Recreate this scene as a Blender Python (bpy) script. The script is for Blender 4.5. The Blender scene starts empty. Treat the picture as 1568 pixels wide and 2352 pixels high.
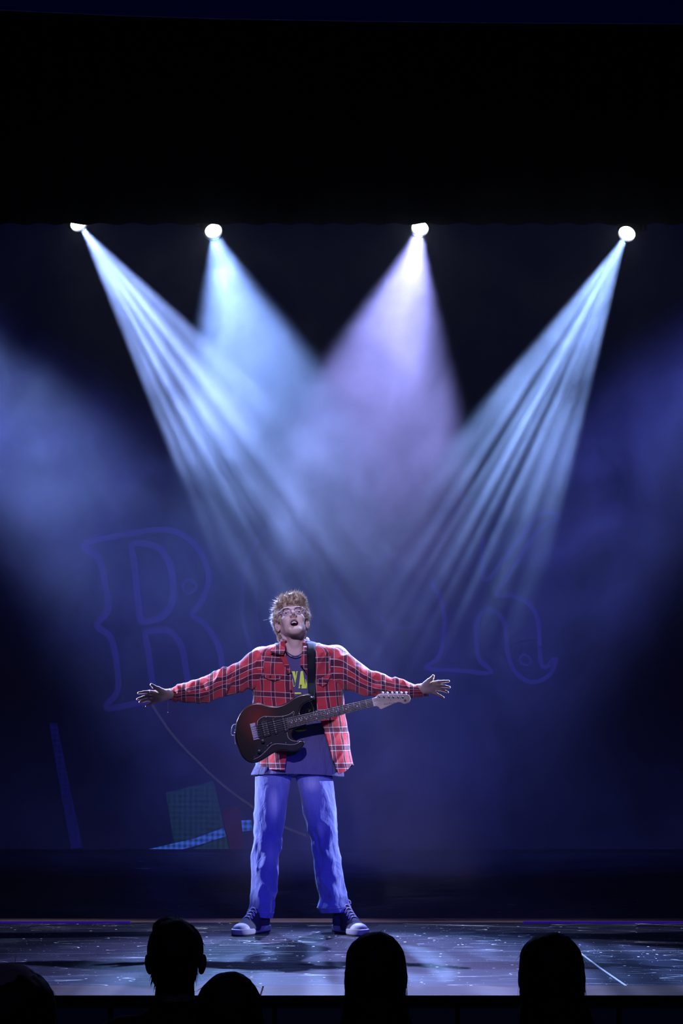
import bpy, bmesh, math, random
import numpy as np
from mathutils import Vector, Matrix, noise as mnoise

random.seed(7)
SC = bpy.context.scene
COL = SC.collection
PI = math.pi

# ------------------------------------------------------------------ camera
FPX = 4600.0                       # focal length in pixels of the 1568 px wide frame
CAMZ = 1.0                         # metres above the stage floor (stage floor z = 0)
CAMY = -10.0
TH = math.atan(494.0 / FPX)        # the camera looks up a little
cam_d = bpy.data.cameras.new('camera')
cam_d.sensor_fit = 'HORIZONTAL'
cam_d.sensor_width = 36.0
cam_d.lens = FPX / 1568.0 * 36.0
cam_d.clip_end = 100
cam = bpy.data.objects.new('camera', cam_d)
cam.location = (0, CAMY, CAMZ)
cam.rotation_euler = (PI / 2 + TH, 0, 0)
COL.objects.link(cam)
SC.camera = cam

def P(px, py, Y=0.0):
    """world point at depth Y that the photograph shows at pixel (px, py)"""
    x = (px - 784.0) / FPX
    y = (1176.0 - py) / FPX
    dx, dy, dz = x, math.cos(TH) - y * math.sin(TH), math.sin(TH) + y * math.cos(TH)
    t = (Y - CAMY) / dy
    return Vector((dx * t, Y, CAMZ + dz * t))

def PZ(px, py, Z=0.0):
    """world point at height Z seen at pixel (px, py)"""
    x = (px - 784.0) / FPX
    y = (1176.0 - py) / FPX
    dx, dy, dz = x, math.cos(TH) - y * math.sin(TH), math.sin(TH) + y * math.cos(TH)
    t = (Z - CAMZ) / dz
    return Vector((dx * t, CAMY + dy * t, Z))

# ------------------------------------------------------------------ world, view, render quality
w = bpy.data.worlds.new('world')
SC.world = w
w.use_nodes = True
w.node_tree.nodes['Background'].inputs[0].default_value = (0.0, 0.0, 0.0, 1)
w.node_tree.nodes['Background'].inputs[1].default_value = 0.0
SC.view_settings.view_transform = 'Standard'
SC.view_settings.look = 'None'
SC.view_settings.exposure = 0.0
SC.view_settings.gamma = 1.0
SC.view_settings.use_curve_mapping = False
cy = SC.cycles
cy.use_denoising = True
cy.denoiser = 'OPENIMAGEDENOISE'
cy.max_bounces = 4
cy.diffuse_bounces = 2
cy.glossy_bounces = 2
cy.transmission_bounces = 4
cy.transparent_max_bounces = 8
cy.volume_bounces = 0
cy.volume_step_rate = 1.0
cy.volume_max_steps = 256
cy.caustics_reflective = False
cy.caustics_refractive = False
cy.sample_clamp_indirect = 4.0
cy.use_light_tree = True

# ------------------------------------------------------------------ lights
def spot(name, loc, target, energy, color, angle, blend, radius=0.05, gobo=None, parent=None, spec=1.0):
    d = bpy.data.lights.new(name, 'SPOT')
    d.energy = energy
    d.color = color
    d.spot_size = math.radians(angle)
    d.spot_blend = blend
    d.shadow_soft_size = radius
    d.specular_factor = spec
    o = bpy.data.objects.new(name, d)
    COL.objects.link(o)
    dv = Vector(target) - Vector(loc)
    o.location = loc
    o.rotation_euler = dv.to_track_quat('-Z', 'Y').to_euler()
    if gobo:
        # a patterned gobo in the lamp: the light varies with the direction it leaves in
        d.use_nodes = True
        nt = d.node_tree
        em = nt.nodes['Emission']
        tc = nt.nodes.new('ShaderNodeTexCoord')
        sep = nt.nodes.new('ShaderNodeSeparateXYZ')
        nt.links.new(tc.outputs['Normal'], sep.inputs[0])
        dvd = []
        for ax in (0, 1):
            m = nt.nodes.new('ShaderNodeMath'); m.operation = 'DIVIDE'
            nt.links.new(sep.outputs[ax], m.inputs[0]); nt.links.new(sep.outputs[2], m.inputs[1])
            dvd.append(m.outputs[0])
        cmb = nt.nodes.new('ShaderNodeCombineXYZ')
        nt.links.new(dvd[0], cmb.inputs[0]); nt.links.new(dvd[1], cmb.inputs[1])
        rot = nt.nodes.new('ShaderNodeVectorRotate'); rot.rotation_type = 'Z_AXIS'
        loc_v = o.rotation_euler.to_matrix().transposed() @ Vector((0, 1, 0))    # streaks stand upright in the beam
        rot.inputs['Angle'].default_value = PI / 2 - math.atan2(loc_v.y, loc_v.x) + gobo.get('rot', 0)
        nt.links.new(cmb.outputs[0], rot.inputs['Vector'])
        mp = nt.nodes.new('ShaderNodeMapping')
        mp.inputs['Scale'].default_value = (gobo['sx'], gobo['sy'], 1)
        mp.inputs['Location'].default_value = (gobo.get('seed', 0), 0, 0)
        nt.links.new(rot.outputs[0], mp.inputs[0])
        nz = nt.nodes.new('ShaderNodeTexNoise')
        nz.inputs['Scale'].default_value = 1.0
        nz.inputs['Detail'].default_value = gobo.get('detail', 2)
        nt.links.new(mp.outputs[0], nz.inputs['Vector'])
        rp = nt.nodes.new('ShaderNodeValToRGB')
        a, b = gobo['ramp']
        rp.color_ramp.elements[0].position = a
        rp.color_ramp.elements[1].position = b
        rp.color_ramp.elements[0].color = (gobo['low'],) * 3 + (1,)
        rp.color_ramp.elements[1].color = (1, 1, 1, 1)
        nt.links.new(nz.outputs[0], rp.inputs[0])
        mx = nt.nodes.new('ShaderNodeMath'); mx.operation = 'MULTIPLY'
        mx.inputs[1].default_value = gobo.get('gain', 1.0)
        nt.links.new(rp.outputs[0], mx.inputs[0])
        nt.links.new(mx.outputs[0], em.inputs['Strength'])
    if parent:
        o.parent = parent
    return o

def area(name, loc, target, energy, color, sx, sy):
    d = bpy.data.lights.new(name, 'AREA')
    d.energy = energy; d.color = color; d.shape = 'RECTANGLE'; d.size = sx; d.size_y = sy
    o = bpy.data.objects.new(name, d)
    COL.objects.link(o)
    o.location = loc
    o.rotation_euler = (Vector(target) - Vector(loc)).to_track_quat('-Z', 'Y').to_euler()
    return o

LY = 3.5                                  # depth of the back light bar
LAMPS = [P(178, 510, LY), P(489, 527, LY), P(965, 521, LY), P(1441, 533, LY)]
BLUEWHITE = (0.42, 0.60, 1.0)
AIM = [P(872, 1500, 0.0), P(745, 1500, 0.0), P(758, 1500, 0.0), P(950, 1500, 0.0)]
LP = [(1500, (0.45, 0.60, 1.0)), (2300, (0.38, 0.58, 1.0)), (2300, (0.55, 0.58, 1.0)), (1500, (0.42, 0.62, 1.0))]
def lamp_start(i):
    return LAMPS[i] + (AIM[i] - LAMPS[i]).normalized() * 0.10
spot('spot_beam', lamp_start(0), AIM[0], 13500, (0.30, 0.44, 1.0), 14.5, 0.18, 0.02,
     gobo=dict(sx=46, sy=1.5, ramp=(0.42, 0.60), low=0.16, rot=0.0, seed=3.1, gain=0.9, detail=1))
spot('spot_beam', lamp_start(1), AIM[1], 3900, (0.25, 0.42, 1.0), 25.0, 0.5, 0.04)
spot('spot_beam', lamp_start(2), AIM[2], 3900, (0.36, 0.37, 1.0), 25.0, 0.5, 0.04)
spot('spot_beam', lamp_start(3), AIM[3], 13500, (0.28, 0.45, 1.0), 14.5, 0.18, 0.02,
     gobo=dict(sx=60, sy=1.5, ramp=(0.46, 0.58), low=0.08, rot=0.0, seed=7.7, gain=0.8, detail=1))
# two further lamps of the same bar, outside the frame on either side
spot('spot_side', P(-330, 520, LY), P(250, 1250, 1.0), 3000, (0.27, 0.42, 1.0), 19.0, 0.9, 0.06)
spot('spot_side', P(1960, 420, LY), P(1400, 1250, 1.0), 2400, (0.25, 0.36, 1.0), 20.0, 0.9, 0.06)
# front of house: profile spot on the performer, and blue wash
spot('spot_front', (-0.9, -8.0, 4.9), P(690, 1545, 0.0), 2100, (0.68, 0.58, 1.0), 9.8, 0.8, 0.05)
spot('spot_front_blue', (1.6, -8.0, 2.6), P(690, 1990, 0.0), 1750, (0.12, 0.09, 1.0), 8.5, 0.8, 0.08)
area('house_fill', (0, -9.5, 5.5), (0, -2.4, -0.6), 12, (0.25, 0.25, 1.0), 3.0, 1.0)  # unseen fill added to lift the dark stage fascia
spot('spot_rim_fill', (-0.1, 0.42, 5.2), P(690, 1640, 0.0), 650, (0.62, 0.68, 1.0), 20.0, 0.6, 0.04)  # added rim light above the frame, for hair, shoulders and arms
for q in (-1, 1):
    spot('spot_side_fill', (q * 3.4, 0.45, 2.2), (P(690, 1800, 0).x + q * .05, 0.0, P(690, 1830, 0).z), 1700, (0.62, 0.68, 1.0), 18.0, 0.5, 0.04)  # unseen side lights added to rim the performer's legs and arms
    spot('spot_haze_fill', (q * 3.6, 1.6, 4.3), (-q * 0.1, 4.6, 0.7), 2900, (0.12, 0.15, 1.0), 32.0, 1.0, 0.2)  # unseen blue washes added to brighten the low haze

# ------------------------------------------------------------------ node helpers
def mat(name, base=(0.5, 0.5, 0.5), rough=0.5, metal=0.0, spec=0.5, emit=None, estr=0.0, **kw):
    m = bpy.data.materials.new(name)
    m.use_nodes = True
    b = m.node_tree.nodes['Principled BSDF']
    b.inputs['Base Color'].default_value = (*base, 1)
    b.inputs['Roughness'].default_value = rough
    b.inputs['Metallic'].default_value = metal
    b.inputs['Specular IOR Level'].default_value = spec
    if emit is not None:
        b.inputs['Emission Color'].default_value = (*emit, 1)
        b.inputs['Emission Strength'].default_value = estr
    for k, v in kw.items():
        b.inputs[k.replace('_', ' ')].default_value = v
    return m

class NG:
    """short-hand for building node graphs"""
    def __init__(s, m):
        s.nt = m.node_tree
        s.bsdf = s.nt.nodes.get('Principled BSDF')
    def n(s, t, **kw):
        x = s.nt.nodes.new('ShaderNode' + t)
        for k, v in kw.items():
            setattr(x, k, v)
        return x
    def l(s, a, b):
        s.nt.links.new(a, b)
    def put(s, sock, v):
        if isinstance(v, bpy.types.NodeSocket):
            s.l(v, sock)
        elif isinstance(v, (tuple, list)):
            sock.default_value = (*v, 1) if (len(v) == 3 and sock.type == 'RGBA') else v
        else:
            sock.default_value = v
    def math(s, op, a, b=0.0, c=None, clamp=False):
        x = s.n('Math', operation=op)
        x.use_clamp = clamp
        s.put(x.inputs[0], a); s.put(x.inputs[1], b)
        if c is not None:
            s.put(x.inputs[2], c)
        return x.outputs[0]
    def mix(s, f, a, b, mode='MIX'):
        x = s.n('MixRGB', blend_type=mode)
        s.put(x.inputs[0], f); s.put(x.inputs[1], a); s.put(x.inputs[2], b)
        return x.outputs[0]
    def noise(s, vec, scale=5, detail=2, rough=0.5, dist=0.0):
        x = s.n('TexNoise')
        if vec is not None:
            s.l(vec, x.inputs['Vector'])
        x.inputs['Scale'].default_value = scale
        x.inputs['Detail'].default_value = detail
        x.inputs['Roughness'].default_value = rough
        x.inputs['Distortion'].default_value = dist
        return x.outputs[0]
    def ramp(s, f, stops):
        x = s.n('ValToRGB')
        els = x.color_ramp.elements
        while len(els) < len(stops):
            els.new(0.5)
        for e, (p, c) in zip(els, stops):
            e.position = p
            e.color = (*c, 1) if not isinstance(c, (int, float)) else (c, c, c, 1)
        s.put(x.inputs[0], f)
        return x.outputs[0]
    def coord(s, which='Object'):
        return s.n('TexCoord').outputs[which]
    def map(s, vec, scale=(1, 1, 1), loc=(0, 0, 0), rot=(0, 0, 0)):
        x = s.n('Mapping')
        s.l(vec, x.inputs[0])
        x.inputs['Scale'].default_value = scale
        x.inputs['Location'].default_value = loc
        x.inputs['Rotation'].default_value = rot
        return x.outputs[0]
    def bump(s, h, strength=0.3, dist=0.01):
        x = s.n('Bump')
        x.inputs['Strength'].default_value = strength
        x.inputs['Distance'].default_value = dist
        s.l(h, x.inputs['Height'])
        s.l(x.outputs[0], s.bsdf.inputs['Normal'])

# ------------------------------------------------------------------ mesh helpers
def tag(o, label=None, cat=None, group=None, kind=None):
    if label: o['label'] = label
    if cat: o['category'] = cat
    if group: o['group'] = group
    if kind: o['kind'] = kind
    return o

def empty(name, loc=(0, 0, 0), label=None, cat=None, group=None):
    o = bpy.data.objects.new(name, None)
    o.location = loc
    o.empty_display_size = 0.1
    COL.objects.link(o)
    return tag(o, label, cat, group)

def wloc(o):
    v = Vector(o.location)
    p = o.parent
    while p:
        v = v + Vector(p.location); p = p.parent
    return v

def link(name, me, m=None, parent=None, smooth=True, label=None):
    """link a mesh given in world coordinates; parents are only ever translated"""
    o = bpy.data.objects.new(name, me)
    COL.objects.link(o)
    if m is not None:
        for mm in (m if isinstance(m, (list, tuple)) else [m]):
            me.materials.append(mm)
    if smooth:
        me.polygons.foreach_set('use_smooth', [True] * len(me.polygons))
    if parent is not None:
        o.parent = parent
        off = wloc(parent)
        if off.length > 0:
            me.transform(Matrix.Translation(-off))
    if label:
        o['label'] = label
    return o

def from_np(name, V, F, m=None, parent=None, smooth=True, uv=None, label=None, mats=None):
    me = bpy.data.meshes.new(name)
    V = np.asarray(V, dtype=np.float64)
    me.from_pydata(V.tolist(), [], [tuple(int(i) for i in f) for f in F])
    if uv is not None:
        ul = me.uv_layers.new(name='UVMap')
        idx = np.empty(len(me.loops), dtype=np.int32)
        me.loops.foreach_get('vertex_index', idx)
        ul.data.foreach_set('uv', np.asarray(uv)[idx].ravel())
    if mats is not None:
        me.polygons.foreach_set('material_index', np.asarray(mats, dtype=np.int32))
    me.validate()
    return link(name, me, m, parent, smooth, label)

class MB:
    """collects boxes, tubes, prisms into one mesh (world coordinates)"""
    def __init__(s):
        s.V = []; s.F = []
    def add(s, V, F):
        o = len(s.V)
        s.V += [tuple(v) for v in V]
        s.F += [tuple(i + o for i in f) for f in F]
        return s
    def box(s, c, h, rot=None):
        c = Vector(c)
        V = []
        for x in (-1, 1):
            for y in (-1, 1):
                for z in (-1, 1):
                    v = Vector((x * h[0], y * h[1], z * h[2]))
                    if rot is not None: v = rot @ v
                    V.append(c + v)
        return s.add(V, [(0, 1, 3, 2), (4, 6, 7, 5), (0, 4, 5, 1), (2, 3, 7, 6), (0, 2, 6, 4), (1, 5, 7, 3)])
    def tube(s, pts, r, n=8, closed=False, caps=True):
        pts = [Vector(p) for p in pts]
        N = len(pts)
        rr = r if isinstance(r, (list, tuple)) else [r] * N
        V = []; F = []
        prev = None
        for i, p in enumerate(pts):
            if closed:
                t = (pts[(i + 1) % N] - pts[i - 1])
            else:
                t = pts[min(i + 1, N - 1)] - pts[max(i - 1, 0)]
            if t.length < 1e-9: t = Vector((0, 0, 1))
            t.normalize()
            if prev is None:
                a = Vector((0, 0, 1)) if abs(t.z) < 0.9 else Vector((1, 0, 0))
                u = t.cross(a).normalized()
            else:
                u = prev - t * prev.dot(t)
                if u.length < 1e-6: u = t.orthogonal()
                u.normalize()
            prev = u
            v = t.cross(u)
            for k in range(n):
                a = 2 * PI * k / n
                V.append(p + (u * math.cos(a) + v * math.sin(a)) * rr[i])
        for i in range(N if closed else N - 1):
            j = (i + 1) % N
            for k in range(n):
                k2 = (k + 1) % n
                F.append((i * n + k, i * n + k2, j * n + k2, j * n + k))
        if caps and not closed:
            F.append(tuple(range(n))[::-1]); F.append(tuple((N - 1) * n + k for k in range(n)))
        return s.add(V, F)
    def cyl(s, a, b, r0, r1=None, n=16):
        return s.tube([a, b], [r0, r0 if r1 is None else r1], n)
    def ribbon(s, pts, wid, th, nrm=(0, -1, 0)):
        """flat band of width wid, thickness th, lying in the plane with normal nrm"""
        nrm = Vector(nrm); pts = [Vector(p) for p in pts]; N = len(pts)
        V = []; F = []
        for i, p in enumerate(pts):
            t = (pts[min(i + 1, N - 1)] - pts[max(i - 1, 0)]).normalized()
            sd = t.cross(nrm).normalized()
            wd = wid[i] if isinstance(wid, (list, tuple)) else wid
            for q in (-1, 1):
                V.append(p + sd * q * wd / 2)
                V.append(p + sd * q * wd / 2 + nrm * th)
        for i in range(N - 1):
            a = i * 4; b = a + 4
            F += [(a, b, b + 1, a + 1), (a + 2, a + 3, b + 3, b + 2), (a + 1, b + 1, b + 3, a + 3), (a, a + 2, b + 2, b)]
        F += [(0, 1, 3, 2), ((N - 1) * 4, (N - 1) * 4 + 2, (N - 1) * 4 + 3, (N - 1) * 4 + 1)]
        return s.add(V, F)
    def sphere(s, c, r, nu=12, nv=8):
        c = Vector(c)
        r = Vector(r) if isinstance(r, (tuple, list, Vector)) else Vector((r, r, r))
        V = [c + Vector((0, 0, r.z))]
        for i in range(1, nv):
            a = PI * i / nv
            for k in range(nu):
                b = 2 * PI * k / nu
                V.append(c + Vector((r.x * math.sin(a) * math.cos(b), r.y * math.sin(a) * math.sin(b), r.z * math.cos(a))))
        V.append(c - Vector((0, 0, r.z)))
        F = [(0, 1 + k, 1 + (k + 1) % nu) for k in range(nu)]
        for i in range(nv - 2):
            for k in range(nu):
                a = 1 + i * nu + k; b = 1 + i * nu + (k + 1) % nu
                F.append((a, a + nu, b + nu, b))
        L = len(V) - 1
        F += [(L, 1 + (nv - 2) * nu + (k + 1) % nu, 1 + (nv - 2) * nu + k) for k in range(nu)]
        return s.add(V, F)
    def build(s, name, m=None, parent=None, smooth=False, label=None, bevel=0.0, seg=2):
        o = from_np(name, s.V, s.F, m, parent, smooth, label=label)
        bm = bmesh.new(); bm.from_mesh(o.data)
        bmesh.ops.recalc_face_normals(bm, faces=bm.faces); bm.to_mesh(o.data); bm.free()
        if bevel:
            md = o.modifiers.new('bevel', 'BEVEL')
            md.width = bevel; md.segments = seg; md.limit_method = 'ANGLE'
        return o

def smooth_line(pts, n=6, closed=False):
    """Catmull-Rom through the points"""
    pts = [Vector(p) for p in pts]
    N = len(pts); out = []
    rng = range(N) if closed else range(N - 1)
    for i in rng:
        if closed:
            p0, p1, p2, p3 = pts[i - 1], pts[i], pts[(i + 1) % N], pts[(i + 2) % N]
        else:
            p0, p1, p2, p3 = pts[max(i - 1, 0)], pts[i], pts[i + 1], pts[min(i + 2, N - 1)]
        for k in range(n):
            t = k / n
            out.append(0.5 * ((2 * p1) + (p2 - p0) * t + (2 * p0 - 5 * p1 + 4 * p2 - p3) * t * t + (3 * p1 - p0 - 3 * p2 + p3) * t ** 3))
    if not closed:
        out.append(pts[-1])
    return out

def prism(name, pts2, y0, y1, m, parent, bevel=0.0, seg=3, to3=None, label=None, smooth=True):
    """closed outline (list of 3-D front points) pushed back by a vector"""
    bm = bmesh.new()
    vs = [bm.verts.new(to3(p, y0)) for p in pts2]
    f = bm.faces.new(vs)
    r = bmesh.ops.extrude_face_region(bm, geom=[f])
    nv = [g for g in r['geom'] if isinstance(g, bmesh.types.BMVert)]
    for v, p in zip(vs, pts2):
        pass
    # extruded copies keep order of creation: move each to the back plane
    d = to3(pts2[0], y1) - to3(pts2[0], y0)
    for v in nv:
        v.co += d
    bmesh.ops.recalc_face_normals(bm, faces=bm.faces)
    me = bpy.data.meshes.new(name)
    bm.to_mesh(me); bm.free()
    o = link(name, me, m, parent, smooth, label)
    if bevel:
        md = o.modifiers.new('bevel', 'BEVEL')
        md.width = bevel; md.segments = seg; md.limit_method = 'ANGLE'; md.angle_limit = math.radians(50)
    if smooth:
        me.set_sharp_from_angle(angle=math.radians(45))
    return o

def text_mesh(s, size, extrude=0.0003):
    c = bpy.data.curves.new('lettering', 'FONT')
    c.body = s; c.size = size; c.extrude = extrude; c.align_x = 'CENTER'; c.align_y = 'CENTER'
    o = bpy.data.objects.new('lettering', c)
    me = bpy.data.meshes.new_from_object(o)
    bpy.data.objects.remove(o)
    bpy.data.curves.remove(c)
    return me

# ------------------------------------------------------------------ signed distance modelling
def surface_nets(F, org, res):
    """numpy surface nets: F < 0 is inside"""
    ins = F < 0
    nx, ny, nz = F.shape
    c = ins[:-1, :-1, :-1].astype(np.int8)
    for dx, dy, dz in [(1,0,0),(0,1,0),(0,0,1),(1,1,0),(1,0,1),(0,1,1),(1,1,1)]:
        c = c + ins[dx:nx-1+dx, dy:ny-1+dy, dz:nz-1+dz]
    act = (c > 0) & (c < 8)
    ix, iy, iz = np.nonzero(act)
    idx = -np.ones(act.shape, dtype=np.int32)
    idx[ix, iy, iz] = np.arange(len(ix))
    acc = np.zeros((len(ix), 3)); cnt = np.zeros(len(ix))
    cor = [(i, j, k) for i in (0, 1) for j in (0, 1) for k in (0, 1)]
    for a in cor:
        for ax in range(3):
            if a[ax] == 1: continue
            b = list(a); b[ax] = 1
            fa = F[ix + a[0], iy + a[1], iz + a[2]]; fb = F[ix + b[0], iy + b[1], iz + b[2]]
            m = (fa < 0) != (fb < 0)
            t = np.where(m, fa / np.where(m, fa - fb, 1), 0)
            p = np.zeros((len(ix), 3)); p[:] = a
            p[:, ax] += t
            acc[m] += p[m]; cnt[m] += 1
    V = acc / cnt[:, None] + np.stack([ix, iy, iz], 1)
    V = V * res + np.asarray(org)
    quads = []
    for ax in range(3):
        u, v = (ax + 1) % 3, (ax + 2) % 3
        sl0 = [slice(1, -1)] * 3; sl1 = [slice(1, -1)] * 3
        sl0[ax] = slice(0, -1); sl1[ax] = slice(1, None)
        A = ins[tuple(sl0)]; B = ins[tuple(sl1)]
        g = np.argwhere(A != B)
        if not len(g): continue
        fl = A[tuple(g.T)]
        o = [1, 1, 1]; o[ax] = 0
        g = g + np.array(o)
        def cell(du, dv):
            h = g.copy(); h[:, u] += du; h[:, v] += dv
            return idx[h[:, 0], h[:, 1], h[:, 2]]
        q = np.stack([cell(-1, -1), cell(0, -1), cell(0, 0), cell(-1, 0)], 1)
        q[~fl] = q[~fl][:, ::-1]
        q = q[(q >= 0).all(1)]
        quads.append(q)
    return V, np.concatenate(quads)

class SDF:
    def __init__(s, lo, hi, res):
        s.lo = np.asarray(lo, float); s.res = res
        s.n = np.maximum(np.ceil((np.asarray(hi, float) - s.lo) / res).astype(int) + 1, 4)
        s.F = np.full(s.n, 1.0, dtype=np.float32)
    def win(s, lo, hi):
        a = np.clip(np.floor((np.asarray(lo) - s.lo) / s.res).astype(int), 0, s.n)
        b = np.clip(np.ceil((np.asarray(hi) - s.lo) / s.res).astype(int) + 1, 0, s.n)
        if (b - a <= 0).any(): return None
        ax = [(np.arange(a[i], b[i]) * s.res + s.lo[i]).astype(np.float32) for i in range(3)]
        X = ax[0][:, None, None]; Y = ax[1][None, :, None]; Z = ax[2][None, None, :]
        return (slice(a[0], b[0]), slice(a[1], b[1]), slice(a[2], b[2])), X, Y, Z
    def comb(s, sl, d, k, op):
        A = s.F[sl]
        if op == 'add':
            if k <= 0: s.F[sl] = np.minimum(A, d); return
            h = np.clip(0.5 + 0.5 * (A - d) / k, 0, 1)
            s.F[sl] = A * (1 - h) + d * h - k * h * (1 - h)
        else:
            d = -d
            if k <= 0: s.F[sl] = np.maximum(A, d); return
            h = np.clip(0.5 - 0.5 * (A - d) / k, 0, 1)
            s.F[sl] = A * (1 - h) + d * h + k * h * (1 - h)
    def cone(s, a, b, ra, rb=None, k=0.01, op='add'):
        rb = ra if rb is None else rb
        a = np.asarray(a, float); b = np.asarray(b, float)
        m = max(ra, rb) + 0.03 + 2 * k
        w = s.win(np.minimum(a, b) - m, np.maximum(a, b) + m)
        if w is None: return s
        sl, X, Y, Z = w
        ab = b - a; L = max(float(ab @ ab), 1e-12)
        t = np.clip(((X - a[0]) * ab[0] + (Y - a[1]) * ab[1] + (Z - a[2]) * ab[2]) / L, 0, 1)
        d = np.sqrt((X - a[0] - t * ab[0]) ** 2 + (Y - a[1] - t * ab[1]) ** 2 + (Z - a[2] - t * ab[2]) ** 2) - (ra + (rb - ra) * t)
        s.comb(sl, d.astype(np.float32), k, op)
        return s
    def ell(s, c, r, R=None, k=0.01, op='add'):
        c = np.asarray(c, float); r = np.asarray(r, float)
        m = r.max() + 0.03 + 2 * k
        w = s.win(c - m, c + m)
        if w is None: return s
        sl, X, Y, Z = w
        x, y, z = X - c[0], Y - c[1], Z - c[2]
        if R is not None:
            R = np.asarray(R)
            x, y, z = (R[0, 0] * x + R[1, 0] * y + R[2, 0] * z, R[0, 1] * x + R[1, 1] * y + R[2, 1] * z, R[0, 2] * x + R[1, 2] * y + R[2, 2] * z)
        k0 = np.sqrt((x / r[0]) ** 2 + (y / r[1]) ** 2 + (z / r[2]) ** 2)
        k1 = np.sqrt((x / r[0] ** 2) ** 2 + (y / r[1] ** 2) ** 2 + (z / r[2] ** 2) ** 2)
        d = k0 * (k0 - 1) / np.maximum(k1, 1e-6)
        s.comb(sl, d.astype(np.float32), k, op)
        return s
    def chain(s, pts, rs, k=0.006):
        for i in range(len(pts) - 1):
            s.cone(pts[i], pts[i + 1], rs[i], rs[i + 1], k)
        return s
    def mesh(s):
        return surface_nets(s.F, s.lo, s.res)

def rotm(rx=0, ry=0, rz=0):
    return np.array((Matrix.Rotation(rz, 3, 'Z') @ Matrix.Rotation(ry, 3, 'Y') @ Matrix.Rotation(rx, 3, 'X')))

def fnoise(V, scale, seed=0.0):
    """smooth 3-D noise sampled at points (N,3) -> (N,)"""
    V = np.asarray(V) * scale + seed
    i = np.floor(V).astype(np.int64); f = V - i
    f = f * f * (3 - 2 * f)
    out = np.zeros(len(V))
    def h(a):
        n = (a[:, 0] * 374761393 + a[:, 1] * 668265263 + a[:, 2] * 1274126177) & 0x7fffffff
        n = ((n ^ (n >> 13)) * 1274126177) & 0x7fffffff
        return ((n ^ (n >> 16)) & 0xffff) / 65535.0 * 2 - 1
    for dx in (0, 1):
        for dy in (0, 1):
            for dz in (0, 1):
                wgt = (f[:, 0] if dx else 1 - f[:, 0]) * (f[:, 1] if dy else 1 - f[:, 1]) * (f[:, 2] if dz else 1 - f[:, 2])
                out += wgt * h(i + np.array([dx, dy, dz]))
    return out

def sm_interp(x, xs, ys, wdt=0.0):
    """interp with slight smoothing"""
    if wdt <= 0: return np.interp(x, xs, ys)
    acc = 0
    for o, g in ((-1, .2), (-.5, .2), (0, .2), (.5, .2), (1, .2)):
        acc = acc + g * np.interp(x + o * wdt, xs, ys)
    return acc

# ================================================================== THE SETTING
DEFF = mat('stage_floor_black', (0.02, 0.02, 0.025), 0.4)
def floor_material(name, front=True):
    m = mat(name, (0.02, 0.02, 0.03), 0.4, spec=0.06)
    g = NG(m); co = g.coord('Object')
    grain = g.noise(g.map(co, (9, 50, 1)), 1.0, 5, 0.7)
    blot = g.noise(g.map(co, (1.2, 3.0, 1)), 1.0, 3, 0.6)
    base = g.mix(grain, (0.005, 0.006, 0.014), (0.018, 0.020, 0.038))
    base = g.mix(g.ramp(blot, [(0.45, 0.0), (0.70, 0.55)]), base, (0.045, 0.048, 0.065))
    # paint specks
    vo = g.n('TexVoronoi'); vo.inputs['Scale'].default_value = 1.0
    g.l(g.map(co, (16, 10, 1)), vo.inputs['Vector'])
    sp = g.math('LESS_THAN', vo.outputs['Distance'], 0.10)
    pick = g.math('GREATER_THAN', g.noise(g.map(co, (5, 5, 1), (3, 1, 0)), 1.0, 2), 0.46 if front else 0.66)
    sp = g.math('MULTIPLY', sp, pick)
    vo2 = g.n('TexVoronoi'); vo2.inputs['Scale'].default_value = 1.0
    g.l(g.map(co, (34, 26, 1), (7, 2, 0)), vo2.inputs['Vector'])
    sp2 = g.math('MULTIPLY', g.math('LESS_THAN', vo2.outputs['Distance'], 0.085), 1.0 if front else 0.0)
    marks = g.math('MAXIMUM', sp, sp2)
    # scratches: thin iso-lines of stretched noise at several angles
    for i, (rz, sx, sy, th) in enumerate(((0.02, 0.8, 9, 0.004), (0.5, 1.2, 7, 0.0032), (-0.35, 0.9, 8, 0.0032), (1.2, 1.4, 6, 0.003), (2.2, 2.0, 9, 0.004))):
        nz = g.noise(g.map(co, (sx, sy, 1), (i * 3.3, i * 1.7, 0), (0, 0, rz)), 1.0, 0.0)
        ln = g.math('LESS_THAN', g.math('ABSOLUTE', g.math('SUBTRACT', nz, 0.5)), th)
        gate = g.math('GREATER_THAN', g.noise(g.map(co, (2.2, 2.2, 1), (i * 9.1, 4, 0)), 1.0, 2), (0.56 if front else 0.72))
        marks = g.math('MAXIMUM', marks, g.math('MULTIPLY', g.math('MULTIPLY', ln, gate), 0.8))
    base = g.mix(marks, base, (0.62, 0.62, 0.58))
    g.l(base, g.bsdf.inputs['Base Color'])
    ro = g.ramp(grain, [(0.3, 0.38), (0.7, 0.58)])
    g.l(ro, g.bsdf.inputs['Roughness'])
    g.bump(grain, 0.15, 0.004)
    return m
M_FLOOR = floor_material('scuffed_black_stage_paint')
M_FLOOR2 = floor_material('black_upstage_paint', False)

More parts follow.
